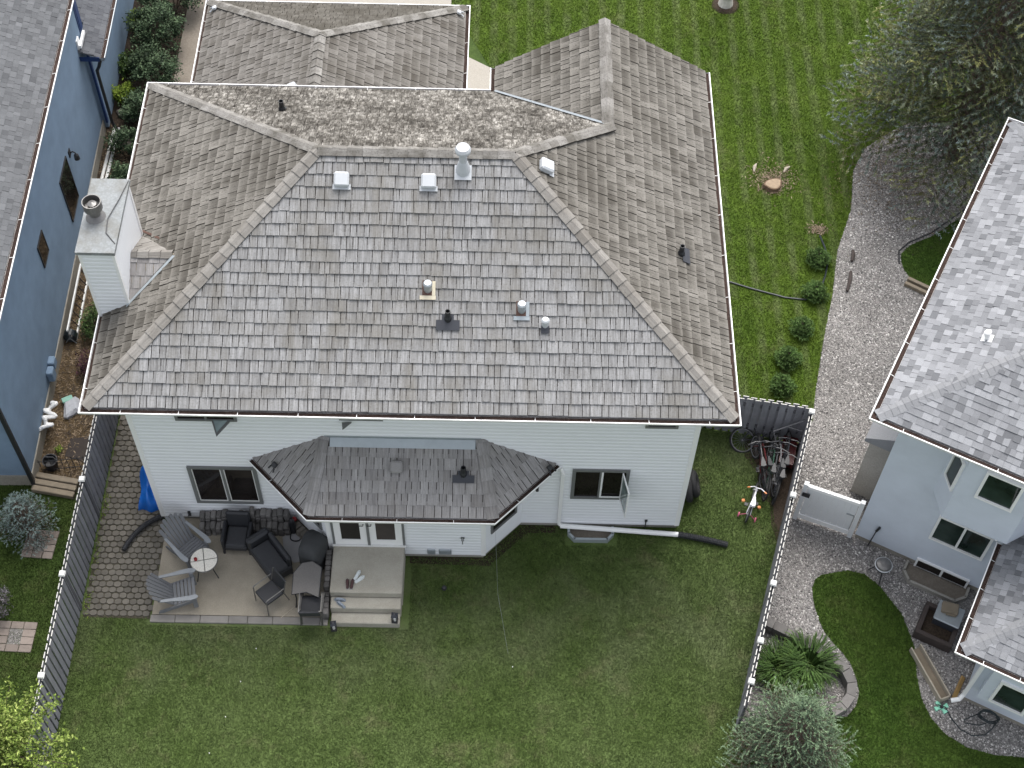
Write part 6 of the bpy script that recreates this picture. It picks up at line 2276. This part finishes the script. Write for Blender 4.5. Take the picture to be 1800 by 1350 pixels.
# ------------------------------------------------------------ plants
def needles(P, D, L, n_per, nl, nw, spread, val):
    """bottle-brush shoots: P base (n,3), D direction (n,3), L length (n)"""
    n = len(P)
    D = D / np.linalg.norm(D, axis=1, keepdims=True)
    ref = np.where(np.abs(D[:, 2:3]) < .9, np.array([[0, 0, 1.0]]), np.array([[1.0, 0, 0]]))
    A = np.cross(D, ref); A /= np.linalg.norm(A, axis=1, keepdims=True)
    B = np.cross(D, A)
    m = n * n_per
    idx = np.repeat(np.arange(n), n_per)
    s = nrg.uniform(.05, 1.0, m)
    a = nrg.uniform(0, 2 * np.pi, m)
    rad = A[idx] * np.cos(a)[:, None] + B[idx] * np.sin(a)[:, None]
    base = P[idx] + D[idx] * (L[idx] * s)[:, None]
    f = nrg.uniform(.4, .9, m)[:, None]
    dirv = D[idx] * f + rad * spread
    dirv /= np.linalg.norm(dirv, axis=1, keepdims=True)
    ln = nl * nrg.uniform(.7, 1.25, m)
    tip = base + dirv * ln[:, None]
    sd_ = np.cross(dirv, rad + nrg.normal(0, .5, (m, 3)))
    sd_ /= np.linalg.norm(sd_, axis=1, keepdims=True) + 1e-9
    t = np.empty((m, 3, 3), np.float32)
    t[:, 0] = base - sd_ * nw
    t[:, 1] = base + sd_ * nw
    t[:, 2] = tip
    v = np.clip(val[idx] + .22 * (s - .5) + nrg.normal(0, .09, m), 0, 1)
    return t, v


def spruce(name, label, loc, H, Rr, mat, nb, n_per, seed_droop=-.15, low=.06, nl=.045, nw=.005, shoot=.12, step=.16, cat='spruce tree', grp=None, lean=(0, 0), sub=1.0, spread=.8, zcut=None, gap=0.0):
    t = empty(name, loc, 0, label, cat, grp)
    mb = MB()
    mb.tube([(0, 0, 0), (lean[0] * .4, lean[1] * .4, H * .4), (lean[0], lean[1], H * .97)], [H * .020 + .02, H * .013 + .012, .008], 9)
    tk = mb.build('trunk', M['bark'], t)
    Ps, Ds, Ls, Vs = [], [], [], []
    tw = MB()
    for i in range(nb):
        f = (i + .5) / nb
        f = f ** .92
        z = H * (low + (1 - low) * f)
        r = Rr * (1 - f) ** .80 * nrg.uniform(.72, 1.12) + .06
        a = i * 2.39996 + nrg.uniform(-.25, .25)
        if gap and nrg.random() < gap: continue
        dv = np.array([math.cos(a), math.sin(a), 0.0])
        sv = np.array([-math.sin(a), math.cos(a), 0.0])
        droop = seed_droop + .30 * f + nrg.uniform(-.08, .08)
        root = np.array([lean[0] * f, lean[1] * f, z])
        nseg = max(2, int(r / step))
        prev = root
        for q in range(nseg):
            s = (q + 1) / nseg
            p = root + dv * r * s + np.array([0, 0, droop * r * s + .10 * r * s * s])
            axis = (p - prev) / (np.linalg.norm(p - prev) + 1e-9)
            if q == nseg - 1 or True:
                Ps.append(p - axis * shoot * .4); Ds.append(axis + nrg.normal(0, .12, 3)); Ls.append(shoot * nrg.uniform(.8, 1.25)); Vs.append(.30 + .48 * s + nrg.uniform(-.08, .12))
            if s > .18:
                tl = (.16 + .52 * (1 - s)) * r * sub * nrg.uniform(.6, 1.1)
                for sg in (-1, 1):
                    m_ = max(1, int(tl / step))
                    for w in range(m_):
                        u = (w + 1) / m_
                        tp = p + (sv * sg * .85 + dv * .55) * tl * u + np.array([0, 0, -.10 * tl * u + nrg.normal(0, .012)])
                        Ps.append(tp - (sv * sg * .85 + dv * .55) * shoot * .4)
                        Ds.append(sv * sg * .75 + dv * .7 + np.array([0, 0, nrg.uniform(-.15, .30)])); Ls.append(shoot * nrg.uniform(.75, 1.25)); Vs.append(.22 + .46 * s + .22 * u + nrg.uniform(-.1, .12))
                    if tl > .10: tw.tube([p, p + (sv * sg * .85 + dv * .55) * tl + np.array([0, 0, -.10 * tl])], .005, 3, cap=False)
            prev = p
        tw.tube([root, root + dv * r * .5 + np.array([0, 0, droop * r * .5 + .025 * r]), root + dv * r + np.array([0, 0, droop * r + .10 * r])], [.012 + .006 * r, .009, .004], 4, cap=False)
    Ps.append(np.array([lean[0], lean[1], H * .96])); Ds.append(np.array([0, 0, 1.0])); Ls.append(shoot * 1.6); Vs.append(.9)
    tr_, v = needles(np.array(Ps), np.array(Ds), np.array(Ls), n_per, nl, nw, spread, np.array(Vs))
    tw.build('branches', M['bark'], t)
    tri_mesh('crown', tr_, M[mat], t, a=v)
    return t


def leaves(cloud_pts, size, mat, name, parent, vals, flat=.5, two=True):
    n = len(cloud_pts)
    nn = nrg.normal(0, 1, (n, 3)); nn[:, 2] = np.abs(nn[:, 2]) + flat; nn /= np.linalg.norm(nn, axis=1, keepdims=True)
    a = nrg.normal(0, 1, (n, 3)); a -= nn * np.sum(a * nn, 1, keepdims=True); a /= np.linalg.norm(a, axis=1, keepdims=True)
    b = np.cross(nn, a)
    L = nrg.uniform(size[0], size[1], n)[:, None]
    Wd = L * nrg.uniform(.35, .6, n)[:, None]
    c = np.asarray(cloud_pts)
    t = np.empty((n, 2, 3, 3), np.float32)
    p0, p1, p2, p3 = c - a * L * .5, c + b * Wd * .5 + nn * L * .06, c + a * L * .5, c - b * Wd * .5 + nn * L * .06
    t[:, 0, 0], t[:, 0, 1], t[:, 0, 2] = p0, p2, p1
    t[:, 1, 0], t[:, 1, 1], t[:, 1, 2] = p0, p3, p2
    return tri_mesh(name, t.reshape(-1, 3, 3), mat, parent, a=np.repeat(np.clip(vals, 0, 1), 2))


def clumps(nc, nl_, rx, ry, rz, cr, zc):
    """leaf positions in clumps over an uneven dome"""
    P, V = [], []
    for i in range(nc):
        d = nrg.normal(0, 1, 3); d[2] = abs(d[2]) * .9 - .15; d /= np.linalg.norm(d)
        k = nrg.uniform(.55, 1.05)
        c = np.array([rx * d[0] * k, ry * d[1] * k, zc + rz * d[2] * k])
        r = cr * nrg.uniform(.6, 1.3)
        m = int(nl_ * nrg.uniform(.6, 1.3))
        q = nrg.normal(0, .5, (m, 3)) * r
        P.append(c + q)
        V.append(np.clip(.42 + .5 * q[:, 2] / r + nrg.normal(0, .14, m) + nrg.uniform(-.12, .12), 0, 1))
    return np.concatenate(P), np.concatenate(V)


def shrub(name, label, loc, rx, ry, h, mat, nc=40, nl_=60, size=(.04, .08), grp=None, cat='shrub', cr=.16):
    t = empty(name, loc, nrg.uniform(0, 6), label, cat, grp)
    mb = MB()
    for i in range(7):
        a = i * .9 + .3
        mb.tube([(0, 0, 0), (rx * .3 * math.cos(a), ry * .3 * math.sin(a), h * .4), (rx * .7 * math.cos(a), ry * .7 * math.sin(a), h * .75)], [.02, .014, .006], 5, cap=False)
    mb.build('stems', M['bark'], t)
    P, V = clumps(nc, nl_, rx, ry, h * .55, cr, h * .45)
    P[:, 2] = np.maximum(P[:, 2], .03)
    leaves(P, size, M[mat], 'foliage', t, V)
    return t


# blue spruce at the lower right on the fence line
spruce('blue_spruce', 'large grey green spruce at the bottom edge over the end of the right fence', (13.70, -5.62, 0), 3.1, 1.42, 'spruce_blue', 160, 40, .0, .05, .034, .0064, .19, .165, sub=1.15, spread=.85)
# old spruce at the upper right
spruce('old_spruce', 'tall old spruce with bluish tips at the upper right behind the grey roof', (20.0, 11.9, 0), 13.5, 3.5, 'spruce_dark', 260, 22, -.30, .09, .085, .015, .30, .25, sub=1.1, gap=.24, spread=.8)
spruce('old_spruce', 'second dark spruce crown in the top right corner of the picture', (23.0, 15.6, 0), 12.5, 3.2, 'spruce_dark', 220, 12, -.30, .10, .11, .022, .22, .28, sub=.8, gap=.12, spread=.9)
# young silver spruce at left
spruce('silver_spruce', 'small silver blue spruce beside the tiles in the left yard', (-2.96, -.42, .0), 1.35, .66, 'spruce_silver', 60, 24, .10, .12, .042, .0045, .10, .10, sub=1.1, cat='spruce tree')
# row of small conifers on the side lawn
for i, (x, y_) in enumerate(((15.87, 7.94), (15.65, 6.82), (15.20, 5.67), (14.77, 4.73), (14.54, 3.92))):
    spruce('dwarf_conifer', 'little green conifer, ' + ('farthest of the row on the side lawn, inside the hose loop', 'second from the far end of the row, at the hose', 'middle one of the row on the side lawn', 'fourth of the row, next to the nearest', 'nearest of the row, just behind the fence panel')[i],
           (x, y_, 0), .40 + .05 * (i % 2), .25, 'conifer', 40, 26, .25, .05, .05, .008, .08, .07, cat='shrub', grp='little conifers on the side lawn')

# shrubs between the blue house and the garage
sh = [((-2.30, 15.4, 0), .75, .75, 1.5, 'shrub_dark', 'large dark green shrub in the middle of the bed beside the garage path'),
      ((-2.05, 16.9, 0), .65, .9, 1.4, 'shrub_dark', 'dark green shrub at the top edge between path and blue house'),
      ((-2.15, 13.9, 0), .62, .70, 1.2, 'shrub_dark', 'mid green shrub against the far corner of the white house'),
      ((-2.25, 12.6, 0), .50, .60, .95, 'shrub_dark', 'mid green leafy shrub behind the white house eave corner'),
      ((-2.45, 11.3, 0), .34, .62, .75, 'shrub_dark', 'dark shrub close to the white eave beside the white pipes'),
      ((-2.50, 10.0, 0), .28, .5, .6, 'shrub_dark', 'small dark shrub above the chimney beside the eave'),
      ((-3.00, 14.5, 0), .30, .34, .5, 'shrub_mid', 'low leafy plant at the left edge of the shrub bed')]
for loc, rx, ry, h, mt, lb in sh:
    shrub('shrub', lb, loc, rx, ry, h, mt, int(60 * rx * ry / .4) + 16, 70, (.05, .10), 'shrubs between the houses')
shrub('lime_shrub', 'lime green shrub near the top of the bed by the concrete strip', (-3.05, 16.2, 0), .26, .28, .55, 'shrub_lime', 16, 60, (.05, .10))
shrub('lime_shrub', 'lime green leafy clump beside the boulders', (-2.98, 13.35, 0), .30, .28, .45, 'shrub_lime', 16, 50, (.06, .12))
shrub('shrub', 'dark shrub under the eave beside the ladder', (-2.45, 5.4, 0), .22, .5, .55, 'shrub_mid', 22, 60, (.04, .08), 'shrubs between the houses')
shrub('plum_shrub', 'dark plum red shrub under the eave by the mulch', (-2.36, 4.05, 0), .2, .35, .45, 'plum', 16, 60, (.04, .08))
shrub('purple_shrub', 'greyish purple shrub at the left edge of the yard', (-3.35, -2.45, 0), .42, .42, .85, 'purple', 34, 80, (.03, .06))
shrub('weed', 'small green weed growing on the mulch by the bucket', (-2.72, 1.75, 0), .08, .1, .16, 'shrub_lime', 5, 25, (.03, .05), None, 'weed', .05)
# weeds along the fence foot beside the pavers, stuff
x = nrg.uniform(-1.44, -1.28, 700); y_ = nrg.uniform(-2.6, .6, 700) ; k = nrg.random(700) < (.25 + .75 * (np.sin(y_ * 5.1) > .1))
P = np.stack([x[k], y_[k], nrg.uniform(.01, .06, k.sum())], 1)
o = leaves(P, (.02, .05), M['shrub_lime'], 'fence_weeds', None, nrg.uniform(0, 1, len(P)))
tag(o, 'green weeds growing along the foot of the left fence', 'weeds', None, 'stuff')

# daylilies in the walled bed
def daylily(loc, R_, n, label):
    t = empty('daylily', loc, 0, label, 'plant', 'daylilies in the walled bed')
    a = nrg.uniform(0, 2 * np.pi, n)
    L = R_ * nrg.uniform(.6, 1.1, n)
    w = nrg.uniform(.007, .012, n)
    hgt = R_ * nrg.uniform(.5, .95, n)
    r0 = R_ * .5 * np.sqrt(nrg.uniform(0, 1, n))
    d = np.stack([np.cos(a), np.sin(a), np.zeros(n)], 1)
    sd_ = np.stack([-np.sin(a), np.cos(a), np.zeros(n)], 1)
    z = np.array([[0, 0, 1.0]])
    b = d * r0[:, None]
    p = [b, b + d * (L * .35)[:, None] + z * (hgt * .85)[:, None], b + d * (L * .72)[:, None] + z * hgt[:, None], b + d * L[:, None] + z * (hgt * .62)[:, None]]
    ww = [w, w, w * .8, w * 0]
    T, V = [], []
    for q in range(3):
        l0, r0_ = p[q] - sd_ * ww[q][:, None], p[q] + sd_ * ww[q][:, None]
        l1, r1 = p[q + 1] - sd_ * ww[q + 1][:, None], p[q + 1] + sd_ * ww[q + 1][:, None]
        T.append(np.stack([l0, r0_, r1], 1)); T.append(np.stack([l0, r1, l1], 1))
        for _ in range(2): V.append(np.clip(.25 + .25 * q + nrg.normal(0, .15, n), 0, 1))
    tri_mesh('blades', np.concatenate(T), M['lily'], t, a=np.concatenate(V))
    mb = MB()
    for q in range(4):
        aa = q * 1.6
        mb.tube([(0, 0, 0), (.06 * math.cos(aa), .06 * math.sin(aa), R_ * .5), (.14 * math.cos(aa), .14 * math.sin(aa), R_ * .95)], .005, 4)
    mb.build('stalk', M['lily'], t)
daylily((13.82, -3.52, 0), .52, 420, 'daylily clump next to the fence in the walled bed')
daylily((14.42, -3.42, 0), .58, 480, 'larger daylily clump next to the curved block wall')
daylily((14.10, -3.95, 0), .45, 300, 'daylily clump half hidden under the spruce')

# leafy tree at the lower left corner
lt = empty('leafy_tree', (-2.05, -6.2, 0), 0, 'young leafy tree with bright yellow green leaves in the lower left corner', 'tree')
mb = MB()
mb.tube([(0, 0, 0), (.02, .03, 1.0), (.05, .06, 2.2), (.02, .1, 3.0)], [.07, .055, .035, .012], 8)
mb.build('trunk', M['bark'], lt)
br = MB()
P, V = [], []
for i in range(64):
    a = i * 2.39996
    z0_ = 1.0 + 1.9 * (i / 64)
    L = (1.25 * (1 - (i / 64) ** 1.5) + .25) * nrg.uniform(.7, 1.15)
    tip = np.array([math.cos(a) * L, math.sin(a) * L, z0_ + L * nrg.uniform(.15, .5)])
    b0 = np.array([.03, .05, z0_])
    br.tube([b0, b0 * .5 + tip * .5 + np.array([0, 0, .04]), tip], [.016, .010, .004], 4, cap=False)
    for q in range(9):
        s = .25 + .75 * (q / 8)
        c = b0 * (1 - s) + tip * s
        m = int(nrg.uniform(18, 36))
        off = nrg.normal(0, .085, (m, 3))
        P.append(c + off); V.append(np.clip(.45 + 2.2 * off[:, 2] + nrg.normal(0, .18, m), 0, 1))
br.build('branches', M['bark'], lt)
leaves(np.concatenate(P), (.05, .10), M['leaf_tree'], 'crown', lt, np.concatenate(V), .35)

# fallen leaf litter flecks on the shady gravel under the old spruce
chips('leaf_litter', 'brown needle litter on the gravel under the old spruce', 18.6, 10.9, .9, .9, 2600, M['bark_chip'])
